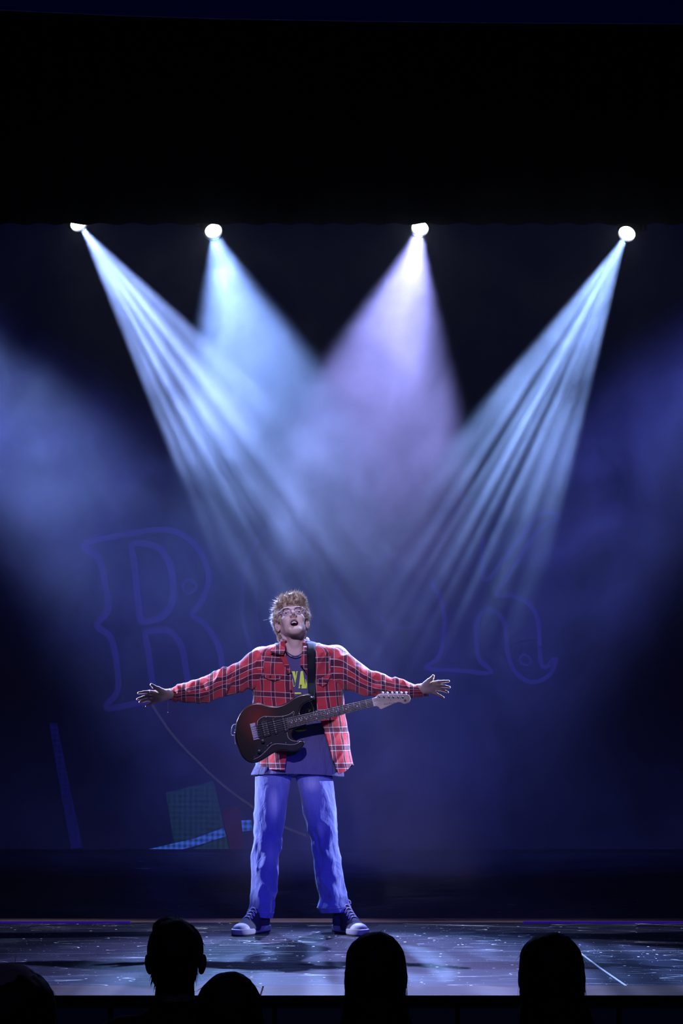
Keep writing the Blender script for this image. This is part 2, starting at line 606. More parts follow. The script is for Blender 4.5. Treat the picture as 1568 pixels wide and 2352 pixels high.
def wood_material(name, a, b):
    m = mat(name, a, 0.6, spec=0.06); g = NG(m); co = g.coord('Object')
    n1 = g.noise(g.map(co, (1.5, 45, 45)), 1.0, 5, 0.65)
    n2 = g.noise(g.map(co, (0.7, 6, 6)), 1.0, 3)
    c = g.mix(g.ramp(n1, [(0.3, 0.0), (0.7, 1.0)]), a, b)
    c = g.mix(g.math('MULTIPLY', n2, 0.5), c, (a[0] * .4, a[1] * .4, a[2] * .4))
    g.l(c, g.bsdf.inputs['Base Color']); g.bump(n1, 0.2, 0.003)
    return m
M_WOOD = wood_material('stained_edge_wood', (0.055, 0.028, 0.024), (0.125, 0.075, 0.065))
M_BLACK = mat('matt_black', (0.004, 0.004, 0.005), 0.9, spec=0.1)
M_BLACKCLOTH = mat('black_masking_cloth', (0.003, 0.003, 0.004), 1.0, spec=0.0)
M_FASCIA = mat('dark_blue_fascia', (0.16, 0.15, 0.26), 0.7)
M_HOUSE = mat('dark_house_carpet', (0.006, 0.006, 0.008), 0.95, spec=0.1)

YB = 6.4                                    # back screen
XL, XR = -4.6, 4.6
yf = PZ(784, 2265).y                        # front edge of the black floor
yl = PZ(784, 2288).y                        # front edge of the wooden lip
ys = PZ(784, 2120).y                        # front edge of the inset strip
ye = PZ(784, 2111).y

def slab(name, x0, x1, y0, y1, z0, z1, m, parent=None, kind='structure', bevel=0.0):
    b = MB().box(((x0 + x1) / 2, (y0 + y1) / 2, (z0 + z1) / 2), ((x1 - x0) / 2, (y1 - y0) / 2, (z1 - z0) / 2))
    o = b.build(name, m, parent, bevel=bevel)
    if kind: o['kind'] = kind
    return o
slab('floor', XL, XR, yf, ys, -0.20, 0.0, M_FLOOR)                     # forestage
slab('floor', XL, XR, ye, 8.0, -0.20, 0.0, M_FLOOR2)                   # main stage
slab('floor', -7, 7, -11.5, yl + 0.02, -0.95, -0.85, M_HOUSE)          # auditorium floor
M_WOOD2 = wood_material('pale_strip_wood', (0.16, 0.10, 0.09), (0.30, 0.20, 0.18))
slab('trim_1', XL, XR, ys, ye, -0.2, 0.004, M_WOOD2, bevel=0.002)
xj = PZ(601, 2276).x
slab('trim_2', XL, xj - 0.002, yl, yf, -0.012, 0.003, M_WOOD, bevel=0.003)
slab('trim_2', xj + 0.002, XR, yl, yf, -0.012, 0.003, M_WOOD, bevel=0.003)
slab('trim_3', XL, XR, yl + 0.03, yf + 0.02, -0.036, -0.012, M_BLACK)
slab('wall_front', XL, XR, yl + 0.05, yl + 0.15, -0.85, -0.036, M_FASCIA)
b = MB()
for px in (631, 255, 1050, 1420):
    x = P(px, 2330, yl + 0.05).x
    b.box((x, yl + 0.046, -0.44), (0.008, 0.006, 0.40))
o = b.build('trim_4', M_BLACK); o['kind'] = 'structure'
# the row of floor boards meets in one long seam, and a diagonal tape line
def seam(pts, wd, m, name='floor_tape', label=None):
    bb = MB().ribbon([PZ(x, y, 0.0005) for x, y in pts], wd, 0.0008, (0, 0, 1))
    return bb.build(name, m)
M_SEAM = mat('worn_seam', (0.30, 0.31, 0.36), 0.6)
M_TAPE = mat('pale_floor_tape', (0.5, 0.5, 0.46), 0.6)
o = seam([(x, 2188 - (x / 1568) * 4 + (3 if x < 300 else 0)) for x in range(-60, 1700, 80)], 0.006, M_SEAM, 'floor_seam')
tag(o, 'thin pale seam running across the scuffed black forestage floor', 'floor seam')
o = seam([(1300, 2155), (1328, 2186), (1380, 2225), (1437, 2264)], 0.010, M_TAPE)
tag(o, 'pale diagonal line of tape on the floor at the right', 'tape')
for pts, wd in (([(540, 2322 - 140), (566, 2183)], .004),):
    pass
for n_, (pts, wd, lab) in enumerate((([(315, 1978), (327, 1979)], .02, 'small pale scrap on the upstage floor below the green patch of the screen'), ([(122, 1998), (136, 1998)], .015, 'tiny pale scrap on the upstage floor at the far left'),
        ([(311, 1995), (345, 1995)], .012, 'thin pale scuff strip on the upstage floor left of the singer'), ([(1166, 2077), (1182, 2079)], .02, 'blue-lit scrap lying on the dark floor right of the singer'),
        ([(712, 2076), (731, 2078)], .012, 'short turquoise strip on the floor between the singer\'s feet'))):
    tag(seam(pts, wd, mat('scrap', (.06, .35, .35) if n_ == 4 else (.3, .32, .45), .6), 'floor_scrap'), lab, 'scrap')
slab('wall_left', XL - 0.1, XL, -2.6, 8.0, -0.85, 8.2, M_BLACKCLOTH)
slab('wall_right', XR, XR + 0.1, -2.6, 8.0, -0.85, 8.2, M_BLACKCLOTH)
slab('wall_back', XL, XR, 7.9, 8.0, 0.0, 8.2, M_BLACKCLOTH)
slab('ceiling', XL, XR, -2.6, 8.0, 8.2, 8.3, M_BLACKCLOTH)

M_BLUEGLINT = mat('blue_reflection_glow', (0.02, 0.01, 0.1), 0.5, emit=(0.10, 0.02, 1.0), estr=0.16)  # blue reflection on the step, put in as emissive strips, no lamp there
for x0_, x1_, lab in ((-3.2, PZ(300, 2120).x, 'blue light reflected along the floor step at the left, made as a thin glowing strip'), (PZ(1200, 2120).x, 3.2, 'blue light reflected along the floor step at the right, made as a thin glowing strip')):
    o = MB().box(((x0_ + x1_) / 2, ys - .012, .005), ((x1_ - x0_) / 2, .010, .0045)).build('painted_blue_glint', M_BLUEGLINT)
    tag(o, lab, 'reflected light')
# header of the proscenium, dim blue above the black border
zt = P(784, 45, -1.4).z
bm = MB()
hy = -1.4
pts = [(-60, 18), (0, 22), (250, 34), (500, 42), (784, 47), (1100, 51), (1568, 54), (1640, 54)]
V = []; F = []
for i, (px, py) in enumerate(pts):
    a = P(px, py, hy)
    V += [(a.x * (1 if 0 < i < len(pts) - 1 else 1.9), hy, a.z), (a.x * (1 if 0 < i < len(pts) - 1 else 1.9), hy, 8.2),
          (a.x * (1 if 0 < i < len(pts) - 1 else 1.9), hy + 0.012, 8.2), (a.x * (1 if 0 < i < len(pts) - 1 else 1.9), hy + 0.012, a.z)]
    if i:
        q = (i - 1) * 4
        F += [(q, q + 4, q + 5, q + 1), (q + 1, q + 5, q + 6, q + 2), (q + 2, q + 6, q + 7, q + 3), (q + 3, q + 7, q + 4, q)]
bm.add(V, F)
o = bm.build('wall_header', mat('blue_header_paint', (0.05, 0.05, 0.25), 0.8)); o['kind'] = 'structure'
area('header_glow', (0, -3.6, 5.0), (0, hy, 5.2), 1.6, (0.1, 0.1, 1.0), 5.0, 0.4)

# black border cloth hanging in pleats in front of the lamps' upper halves
def pleated(name, x0, x1, y, z0, z1, m, amp=0.03, per=0.22):
    n = 260; V = []; F = []
    for i in range(n + 1):
        x = x0 + (x1 - x0) * i / n
        yy = y + amp * math.sin(2 * PI * x / per + math.sin(x * 3.1))
        V += [(x, yy, z0), (x, yy, z1)]
    for i in range(n):
        q = i * 2; F.append((q, q + 2, q + 3, q + 1))
    o = from_np(name, V, F, m)
    md = o.modifiers.new('solid', 'SOLIDIFY'); md.thickness = 0.006
    return o
o = pleated('border_curtain', XL + .05, XR - .05, LY - 0.25, P(784, 514, LY - 0.25).z, 8.1, M_BLACKCLOTH)
tag(o, 'black border curtain hanging across the top above the lamps', 'curtain')

# ------------------------------------------------------------------ light bar and moving heads
M_METAL = mat('black_powder_coat', (0.01, 0.01, 0.012), 0.5, 0.3)
M_LENS = mat('lit_lens', (0.9, 0.95, 1.0), 0.3, emit=(0.75, 0.85, 1.0), estr=25)
zb = LAMPS[1].z + 0.40
b = MB().cyl((XL + .1, LY + .05, zb), (XR - .1, LY + .05, zb), 0.025)
bar = b.build('lighting_bar', M_METAL, smooth=True)
tag(bar, 'black steel bar across the stage carrying the back lamps', 'bar')
def moving_head(i, label):
    L = LAMPS[i]; d = (AIM[i] - L).normalized()
    side = d.cross(Vector((0, 1, 0))); side = Vector((1, 0, 0)) if side.length < .1 else side
    side = (Vector((1, 0, 0)) - d * d.x).normalized()
    up = side.cross(d)
    t = empty('moving_head_light', (L.x, LY + .05, zb - .025), label, 'stage light', 'lit moving head lamps on the back bar')
    base = MB().box((L.x, LY + .05, zb - 0.075), (0.12, 0.10, 0.045)).build('base', M_METAL, t, bevel=.01)
    b = MB(); b.cyl((L.x - .02, LY + .05, zb - .04), (L.x - .02, LY + .05, zb + .03), .012); b.cyl((L.x + .03, LY + .05, zb - .04), (L.x + .03, LY + .05, zb + .03), .012)
    b.build('clamp', M_METAL, t, smooth=True)
    pv = L - d * 0.06
    b = MB()
    topz = Vector((L.x, LY + .05, zb - .12))
    for s in (-1, 1):
        e = pv + side * 0.10 * s
        b.tube([topz, topz + Vector((0.105 * s, 0, -.02)), Vector(((e.x + topz.x + .105 * s) / 2, (e.y + topz.y) / 2, (e.z + topz.z) / 2 - .0)), e], [.02, .022, .02, .018], 8)
    b.build('yoke', M_METAL, t, smooth=True)
    b = MB()
    # head: ribbed barrel, open towards the beam
    prof = [(-.20, .03), (-.19, .065), (-.10, .078), (-.04, .082), (0.0, .070), (0.035, .072), (0.035, .060), (0.0, .058)]
    n = 28; V = []; F = []
    for a, r in prof:
        for k in range(n):
            t_ = 2 * PI * k / n
            V.append(L + d * a + (side * math.cos(t_) + up * math.sin(t_)) * r)
    for j in range(len(prof) - 1):
        for k in range(n):
            F.append((j * n + k, j * n + (k + 1) % n, (j + 1) * n + (k + 1) % n, (j + 1) * n + k))
    F.append(tuple(range(n)))
    b.add(V, F); b.build('head', M_METAL, t, smooth=True)
    # lens: domed glass disc, lit
    V = [L + d * 0.03]; F = []
    for j, (a, r) in enumerate(((.028, .02), (.02, .04), (.006, .0575))):
        for k in range(n):
            t_ = 2 * PI * k / n
            V.append(L + d * a + (side * math.cos(t_) + up * math.sin(t_)) * r)
    F += [(0, 1 + k, 1 + (k + 1) % n) for k in range(n)]
    for j in range(2):
        for k in range(n):
            F.append((1 + j * n + k, 1 + j * n + (k + 1) % n, 1 + (j + 1) * n + (k + 1) % n, 1 + (j + 1) * n + k))
    MB().add(V, F).build('lens', M_LENS, t, smooth=True, label='white glowing lens')
    return t
moving_head(0, 'leftmost lit stage lamp, throwing a streaked beam down to the right')
moving_head(1, 'second lit lamp from the left with a wide soft blue beam')
moving_head(2, 'third lit lamp from the left with a wide soft lavender beam')
moving_head(3, 'rightmost lit stage lamp, throwing a streaked beam down to the left')

# ------------------------------------------------------------------ back screen with its graphics
M_SCREEN = mat('screen_dark', (0.010, 0.010, 0.02), 0.75, emit=(0.05, 0.06, 0.45), estr=0.02)
def screen_mat(name, col, s, lattice=0.0, sc=50):
    m = mat(name, (0.01, 0.01, 0.02), 0.75, emit=col, estr=s)
    if lattice:
        g = NG(m); co = g.coord('Object')
        r = g.map(co, (1, 1, 1), (0, 0, 0), (0, PI / 4, 0))
        sp = g.n('SeparateXYZ'); g.l(r, sp.inputs[0])
        a = g.math('SINE', g.math('MULTIPLY', sp.outputs[0], sc * 2))
        c = g.math('SINE', g.math('MULTIPLY', sp.outputs[2], sc * 2))
        k = g.math('MULTIPLY', g.math('ADD', g.math('MULTIPLY', a, c), 1.0), 0.5)
        k = g.math('ADD', g.math('MULTIPLY', k, lattice), 1.0 - lattice)
        g.l(g.math('MULTIPLY', k, s), g.bsdf.inputs['Emission Strength'])
    return m
scr = empty('back_screen', (0, YB, 0), 'large dark blue back screen with faint outlined lettering across it', 'screen')
MB().box((0, YB + .03, 3.3), (4.5, .03, 3.3)).build('panel', M_SCREEN, scr)
YS = YB - 0.001
def Z(ox, oy, s):
    return lambda x, y: P(ox + x * s, oy + y * s, YS)
z3 = Z(160, 1100, .3444); z4 = Z(700, 1100, .4464); z8 = Z(0, 1560, .3954)
px1 = 16.4 / 4600                               # one photograph pixel on the screen, in metres
M_LET = screen_mat('letter_outline', (0.05, 0.035, 0.60), 0.20)
M_LETF = screen_mat('letter_outline_faint', (0.05, 0.035, 0.60), 0.11)
def stroke(b, pts, f, w=11, closed=False):
    L = smooth_line([f(*p) for p in pts], 5, closed)
    if closed: L.append(L[0])
    b.ribbon(L, w * px1, 0.006)
b = MB()
stroke(b, [(95, 430), (200, 402), (400, 365), (560, 340), (680, 345), (780, 390), (860, 470), (905, 560), (928, 660), (905, 760), (860, 850), (815, 905), (900, 970), (970, 1070), (1005, 1160), (1015, 1260), (1030, 1390)], z3, 13)
stroke(b, [(95, 430), (110, 470), (190, 520), (217, 600), (235, 700), (255, 800), (250, 890), (185, 960), (200, 1000), (270, 1050), (300, 1150), (320, 1280), (325, 1380), (300, 1450), (250, 1500), (270, 1530), (450, 1495), (620, 1460), (600, 1400)], z3, 14)
stroke(b, [(420, 435), (560, 445), (630, 500), (675, 600), (690, 720), (680, 830), (630, 910), (560, 940), (480, 945), (460, 840), (445, 700), (430, 560)], z3, 15, True)
stroke(b, [(500, 1020), (640, 1010), (710, 1060), (755, 1150), (780, 1300), (800, 1400)], z3, 14)
stroke(b, [(500, 1020), (525, 1150), (540, 1280), (560, 1400)], z3, 14)
stroke(b, [(755, 700), (790, 672), (830, 690), (845, 720), (825, 752), (785, 760), (758, 735)], z3, 6, True)
b.build('letter_r', M_LET, scr)
b = MB()
stroke(b, [(645 + 88 * math.cos(a), 1380 + 175 * math.sin(a)) for a in np.linspace(0, 2 * PI, 16)[:-1]], Z(0, 0, 1), 8, True)
stroke(b, [(645 + 58 * math.cos(a), 1380 + 130 * math.sin(a)) for a in np.linspace(0, 2 * PI, 16)[:-1]], Z(0, 0, 1), 5, True)
b.build('letter_o', M_LETF, scr)
b = MB()
stroke(b, [(480, 470), (470, 420), (430, 390), (385, 405), (360, 490), (352, 600), (385, 700), (430, 755), (500, 765), (600, 755), (650, 740)], z4, 6)
stroke(b, [(195, 450), (165, 560), (160, 680), (180, 800), (240, 900), (340, 940)], z4, 6)
b.build('letter_c', M_LETF, scr)
b = MB()
stroke(b, [(690, 590), (715, 700), (712, 820), (690, 915), (640, 955), (632, 978), (780, 985), (940, 1000), (948, 975), (895, 925), (880, 800), (888, 725), (935, 672), (990, 690), (1030, 760), (1040, 880), (1070, 975), (1130, 1035), (1200, 1042), (1265, 1000), (1290, 925), (1240, 968), (1212, 940), (1205, 800), (1190, 700), (1140, 635), (1060, 600), (985, 595), (1045, 500), (1150, 340), (1235, 235), (1290, 212), (1300, 185), (1215, 178), (1130, 270), (1050, 380), (925, 520), (915, 300)], z4, 10)
stroke(b, [(690, 590), (660, 565), (655, 520)], z4, 9)
stroke(b, [(1105, 925), (1130, 905), (1160, 925), (1155, 955), (1120, 955)], z4, 5, True)
b.build('letter_k', M_LET, scr)
# record-shaped arc and colour patches of the graphic
b = MB(); stroke(b, [(870, 130), (1000, 320), (1150, 480), (1300, 620), (1480, 750), (1644, 855), (1785, 910)], z8, 5)
b.build('arc_line', screen_mat('arc_line', (0.35, 0.30, 0.45), 0.08), scr)
b = MB(); stroke(b, [(960, 120), (1100, 300), (1250, 440), (1400, 560), (1560, 660)], z8, 45)
b.build('arc_band', screen_mat('arc_band', (0.25, 0.06, 0.25), 0.02), scr)
b = MB()
for k in range(34):
    t = k / 33
    x = 1080 + t * 480; y = 250 + t * 380 - 40 * math.sin(t * PI) + 0
    a = z8(x, y); c = z8(x + 75, y - 62)
    b.ribbon([a, c], 4 * px1, 0.004)
b.build('ribbed_band', screen_mat('ribbed_band', (0.30, 0.28, 0.35), 0.02), scr)
def patch(pts, f, name, m):
    V = [f(*p) for p in pts]
    n = len(V)
    V2 = [v + Vector((0, -.004, 0)) for v in V]
    F = [tuple(range(n, 2 * n)), tuple(range(n))[::-1]] + [(i, (i + 1) % n, n + (i + 1) % n, n + i) for i in range(n)]
    MB().add(V + V2, F).build(name, m, scr)
patch([(860, 988), (1130, 925), (1300, 862), (1312, 912), (1150, 965), (1060, 988)], z8, 'blue_streak', screen_mat('blue_streak', (0.05, 0.16, 0.85), 0.9, .85))
patch([(1400, 820), (1460, 818), (1466, 878), (1408, 884)], z8, 'blue_streak', bpy.data.materials['blue_streak'])
patch([(962, 660), (1240, 590), (1300, 855), (1130, 920), (1010, 950)], z8, 'green_patch', screen_mat('green_patch', (0.05, 0.25, 0.30), 0.13, .7))
patch([(1160, 970), (1312, 916), (1330, 985), (1120, 988)], z8, 'green_patch', screen_mat('green_patch_low', (0.05, 0.30, 0.25), 0.13, .7))
patch([(1286, 760), (1390, 740), (1415, 985), (1334, 985)], z8, 'red_stripe', screen_mat('red_stripe', (0.45, 0.03, 0.10), 0.05, .5))
patch([(285, 255), (330, 255), (400, 600), (480, 980), (412, 985), (350, 640)], z8, 'blue_stripe', screen_mat('blue_stripe', (0.04, 0.04, 0.75), 0.12, .5))
patch([(480, 780), (640, 750), (700, 790), (740, 980), (490, 985)], z8, 'violet_patch', screen_mat('violet_patch', (0.10, 0.05, 0.45), 0.02, .6))
# dark sill below the screen
slab('trim_5', XL, XR, YB - .12, YB - .03, 0.0, 0.02, M_BLACK)

# ================================================================== THE PERFORMER
def skin_mat(name, col, rough=0.62):
    m = mat(name, col, rough, spec=0.22)
    b = m.node_tree.nodes['Principled BSDF']
    b.inputs['Subsurface Weight'].default_value = 0.0
    return m
M_SKIN = skin_mat('fair_skin', (0.62, 0.46, 0.42))
M_LIP = mat('lips', (0.50, 0.29, 0.31), 0.5, spec=.2)
M_MOUTH = mat('mouth_inside', (0.03, 0.008, 0.012), 0.6)
M_TEETH = mat('teeth', (0.8, 0.78, 0.74), 0.3)
M_EYE = mat('eye_white', (0.7, 0.68, 0.7), 0.2)
M_IRIS = mat('iris', (0.05, 0.07, 0.12), 0.2)
M_BROW = mat('eyebrow_hair', (0.12, 0.075, 0.05), 0.7)

cx0 = P(677, 2135, 0).x
perf = empty('person', (cx0, 0, 0), 'singer in red plaid overshirt and blue jeans, arms flung wide, guitar slung in front', 'person')

HO = np.array(P(671, 1433, 0.0))
HR = rotm(0, math.radians(-6), 0) @ rotm(0, 0, math.radians(7)) @ rotm(math.radians(-30), 0, 0)
def H(x, y, z):
    z = .01 + (z - .01) * .87 if z < .01 else z
    return HO + HR @ np.array((x, y, z))

def build_head(res):
    s = SDF(HO - 0.17, HO + np.array((0.17, 0.17, 0.16)), res)
    E = lambda c, r, k=0.012, op='add', rot=None: s.ell(H(*c), r, HR if rot is None else HR @ rot, k, op)
    Cn = lambda a, b, ra, rb, k=0.01, op='add': s.cone(H(*a), H(*b), ra, rb, k, op)
    E((0, .015, .032), (.072, .093, .086), 0)
    E((0, -.028, -.012), (.0545, .062, .082), .02)
    for q in (-1, 1):
        Cn((q * .047, -.002, -.045), (q * .015, -.068, -.100), .016, .015, .022)     # jaw
        E((q * .038, -.060, -.016), (.018, .018, .018), .02)                          # cheekbone
        E((q * .029, -.055, -.058), (.017, .018, .030), .02)
    E((0, -.074, -.104), (.020, .013, .013), .028)                                     # chin
    Cn((-.034, -.077, .038), (.034, -.077, .038), .012, .012, .012)                   # brow
    Cn((0, -.088, .022), (0, -.114, -.014), .0065, .0088, .009)                       # nose
    for q in (-1, 1):
        E((q * .0120, -.098, -.020), (.0062, .010, .0072), .007)
        E((q * .033, -.094, .014), (.016, .016, .0105), .010, 'sub')                  # socket
        E((q * .032, -.0735, .014), (.0125, .0125, .0125), .002)                      # eyeball
        Cn((q * .020, -.0855, .0182), (q * .044, -.079, .0178), .0056, .0046, .003)      # upper lid
        Cn((q * .021, -.0845, .0075), (q * .043, -.078, .0082), .0036, .0033, .003)      # lower lid
        E((q * .0076, -.104, -.0285), (.0045, .0085, .0065), .0010, 'sub')             # nostril
    E((0, -.097, -.019), (.0135, .0105, .0068), .007)
    for q in (-1, 1): E((q * .0068, -.1035, -.0275), (.0036, .0070, .0058), .0010, 'sub')
    # lips as a ring round the open mouth
    ring = []
    for k in range(20):
        a = 2 * PI * k / 20
        ring.append(H(.0225 * math.cos(a), -.0865 + .012 * abs(math.cos(a)) ** 2 + (.004 if math.sin(a) < 0 else -.001), -.064 + .0215 * math.sin(a)))
    E((0, -.070, -.062), (.030, .024, .030), .012)
    for k in range(20):
        s.cone(ring[k], ring[(k + 1) % 20], .0045, .0045, .004)
    E((0, -.098, -.064), (.0195, .045, .0185), .002, 'sub')
    # ears
    for q in (-1, 1):
        er = rotm(0, math.radians(q * 8), math.radians(-q * 34))
        E((q * .076, .002, -.010), (.009, .016, .027), .004, 'add', er)
        E((q * .0815, -.006, -.004), (.0060, .0095, .016), .002, 'sub', er)
        E((q * .0775, -.010, -.014), (.004, .005, .008), .003, 'add', er)
    # neck, shaded by tendons and the larynx
    nb = np.array(P(676, 1492, 0.035)); nt = H(0, .035, -.03)
    s.cone(nt, nb, .052, .056, .014)
    s.cone(H(0, -.01, -.06), np.array(P(678, 1500, -.015)), .034, .034, .02)
    s.ell(np.array(P(679, 1480, -.040)), (.011, .012, .014), None, .012)
    for px in (652, 700):
        s.cone(H(.055 if px > 676 else -.055, .02, -.05), np.array(P(676 + (px - 676) * .35, 1502, -.045)), .010, .009, .014)
    s.cone(np.array(P(640, 1497, .03)), np.array(P(712, 1495, .03)), .045, .045, .03)
    s.ell(np.array(P(677, 1515, .02)), (.11, .075, .05), None, .03)
    return s.mesh()

HANDL = dict(wrist=[(398, 1594), (385, 1595)], thumb=[(378, 1592), (364, 1583), (354, 1578), (347.5, 1572.5)],
    fingers=[[(357.5, 1590.5), (343.5, 1589), (329.5, 1590), (318, 1592)],
             [(352, 1598), (341, 1598), (327.5, 1602), (315.5, 1606)],
             [(353, 1605), (344, 1606.5), (332, 1609.5), (321, 1612.5)],
             [(357, 1610.5), (350, 1614), (343, 1618), (335.5, 1622.5)]])
HANDR = dict(wrist=[(962, 1582), (975, 1581)], thumb=[(977, 1574), (985, 1564), (991.5, 1558.5), (994.7, 1552.8)],
    fingers=[[(992, 1568.5), (1006, 1566.5), (1019, 1565.5), (1030, 1564.5)],
             [(998, 1574.5), (1009, 1574.8), (1021.5, 1576.5), (1031.8, 1578.5)],
             [(998, 1582), (1008, 1583.7), (1018, 1586), (1027.5, 1589.8)],
             [(995, 1589), (1002, 1593.6), (1010, 1597.8), (1018, 1602)]])
def hand_sdf(s, D, y0, sgn):
    q = lambda p, y: np.array(P(p[0], p[1], y))
    w0, w1 = q(D['wrist'][0], y0 + .015), q(D['wrist'][1], y0)
    s.cone(w0, w1, .024, .0215, .01)
    cpl = [(w1[0], 0)]
    for i, f in enumerate(D['fingers']):
        m = q(f[0], y0 - .012)
        st = w1 + np.array((0, 0, (.011, .004, -.004, -.011)[i]))
        s.cone(st, m, .0150, (.0115, .0115, .0108, .0098)[i], .012)
        r = (.0092, .0094, .0088, .0076)[i]
        curl = (.004, .0, -.004, -.006)[i]
        s.chain([m, q(f[1], y0 - .022 + curl), q(f[2], y0 - .034 + curl * 2), q(f[3], y0 - .050 + curl * 3)], [r, r * .90, r * .80, r * .66], .0035)
        s.ell(q(f[1], y0 - .022 + curl), (r * .98,) * 3, None, .003)
    t = [q(p, y0 - d) for p, d in zip(D['thumb'], (.010, .022, .030, .034))]
    s.cone(w1, t[0], .018, .0165, .010)
    s.chain(t, [.0165, .0125, .0100, .0074], .005)
    # thenar and hypothenar pads
    s.ell((t[0] + t[1]) / 2 + np.array((0, -.004, -.004)), (.019, .013, .014), None, .012)
    pk = q(D['fingers'][3][0], y0 - .016)
    s.ell((pk + w1) / 2 + np.array((0, -.006, 0)), (.021, .012, .013), None, .012)

LARM = [P(600, 1512, .02), P(495, 1579, -.02), P(398, 1594, -.045)]
RARM = [P(772, 1508, .02), P(872, 1579, -.03), P(962, 1584, -.075)]
Vs, Fs, off = [], [], 0
def addchunk(V, F):
    global off
    Vs.append(V); Fs.append(F + off); off += len(V)
V, F = build_head(.0020); nhead = len(V); addchunk(V, F)
for D, A, y0, sg in ((HANDL, LARM, -.06, -1), (HANDR, RARM, -.09, 1)):
    pts = np.array([P(x, y, y0) for x, y in sum([D['thumb'], D['wrist']] + D['fingers'], [])])
    s = SDF(pts.min(0) - np.array((.035, .075, .035)), pts.max(0) + np.array((.035, .06, .035)), .0019)
    hand_sdf(s, D, y0, sg)
    s.cone(A[1], A[2], .034, .022, .01)
    addchunk(*s.mesh())
# rest of the body, under the clothes
s = SDF((P(480, 1500, 0).x - .06 - .25, -.20, .03), (P(890, 1500, 0).x + .35, .22, 1.46), .008)
for A in (LARM, RARM):
    s.cone(A[0], A[1], .050, .040, .02); s.cone(A[1], A[2], .034, .022, .01)
ctr = P(678, 1560, .02)
s.ell(P(678, 1545, .015), (.155, .085, .13), None, .04); s.ell(P(678, 1640, .01), (.125, .08, .16), None, .04)
s.ell(P(676, 1740, .01), (.135, .085, .10), None, .04)
s.cone(P(640, 1505, .02), P(600, 1512, .02), .05, .052, .03); s.cone(P(712, 1505, .02), P(772, 1508, .02), .05, .052, .03)
s.cone(P(676, 1500, .03), P(677, 1540, .03), .06, .08, .03)
for hp, kn, an in ((P(632, 1775, .0), P(612, 1945, -.01), P(597, 2098, 0.0)), (P(722, 1775, .0), P(747, 1945, -.01), P(783, 2094, 0.0))):
    s.cone(hp, kn, .060, .040, .03); s.cone(kn, an, .040, .030, .01)
addchunk(*s.mesh())
V = np.concatenate(Vs); F = np.concatenate(Fs)
Fc = V[F].mean(1)
loc = (Fc - HO) @ HR           # head-local coordinates of every face
mi = np.zeros(len(F), int)
hd = np.arange(len(F)) < len(Fs[0])
x, y, z = loc.T
z = np.where(z < .01, .01 + (z - .01) / .87, z)
rr = np.sqrt((x / .0225) ** 2 + ((z + .064) / .0215) ** 2)
lip = hd & (y < -.070) & (rr < 1.13) & (rr > .6)
mi[lip] = 1
inm = hd & (y < -.02) & (((x / .0202) ** 2 + ((z + .064) / .0192) ** 2) < 1.0) & (y > -.0835 - .0) 
mi[inm] = 2
tth = inm & (z > -.0560) & (np.abs(x) < .0135)
for q in (-1, 1):
    e = hd & (np.sqrt((x - q * .032) ** 2 + (y + .0735) ** 2 + (z - .014) ** 2) < .0132) & (y < -.078)
    br = hd & (y < -.06) & (np.abs(z - (.037 - .005 * np.abs((np.abs(x) - .03) / .02))) < .0034) & (q * x > .013) & (q * x < .052)
    mi[br] = 6
body = from_np('body', V, F, [M_SKIN, M_LIP, M_MOUTH, M_TEETH, M_EYE, M_IRIS, M_BROW], perf, True, mats=mi)
for q in (-1, 1):
    ey = MB().sphere((0, 0, 0), .0125, 20, 14)
    c_ = H(q * .032, -.0738, .014)
    ey.V = [tuple(c_ + np.array(v)) for v in ey.V]
    ey = ey.build('eye', M_EYE, perf, smooth=True)
    dv = HR @ np.array((0, -.97, -.10)); dv /= np.linalg.norm(dv)
    MB().cyl(c_ + dv * .0108, c_ + dv * .0128, .0058, .0048, 18).build('iris', M_IRIS, ey, smooth=True)
bm = MB()
for k in range(9):
    a = (k - 4) * .0029
    bm.box(H(a, -.0800 + abs(a) * .45, -.0505), (.00135, .0016, .0040), Matrix(HR.tolist()))
bm.build('teeth', M_TEETH, perf, bevel=.0006, label='white upper teeth')

# ---- hair: a full mop built as a rounded mass with thousands of short locks
M_HAIR = mat('light_brown_hair', (0.30, 0.20, 0.12), 0.45, spec=0.5)
g = NG(M_HAIR)
c = g.ramp(g.noise(g.coord('Object'), 60, 2), [(0.35, (0.30, 0.21, 0.14)), (0.65, (0.68, 0.56, 0.42))])
g.l(c, g.bsdf.inputs['Base Color'])
s = SDF(HO - .19, HO + .19, .003)
for c_, r_ in (((0, .02, .045), (.084, .094, .086)), ((0, -.022, .100), (.070, .070, .040)), ((.02, -.040, .100), (.055, .055, .036)), ((-.060, .015, .030), (.034, .062, .072)),
              ((.056, .015, .035), (.032, .062, .064)), ((0, .065, .02), (.072, .048, .085)), ((-.03, .07, -.04), (.05, .03, .04))):
    s.ell(H(*c_), r_, HR, .02)
s.ell(H(0, -.105, -.020), (.066, .066, .092), HR, .008, 'sub')
for q in (-1, 1):
    s.ell(H(q * .088, -.008, -.032), (.034, .036, .046), HR, .006, 'sub')
hV, hF = s.mesh()
L = (hV - HO) @ HR
nrm = L - np.array((0, .01, .02)); nrm /= np.linalg.norm(nrm, axis=1)[:, None]
hV = hV + (HR @ (nrm * (fnoise(L * np.array((1, .45, .7)), 75) * .007 + fnoise(L, 170, 5) * .003)[:, None]).T).T
hair = from_np('hair', hV, hF, M_HAIR, perf, True)
rng = np.random.default_rng(3)
pick = rng.choice(len(hV), 9500)
lV, lF = [], []
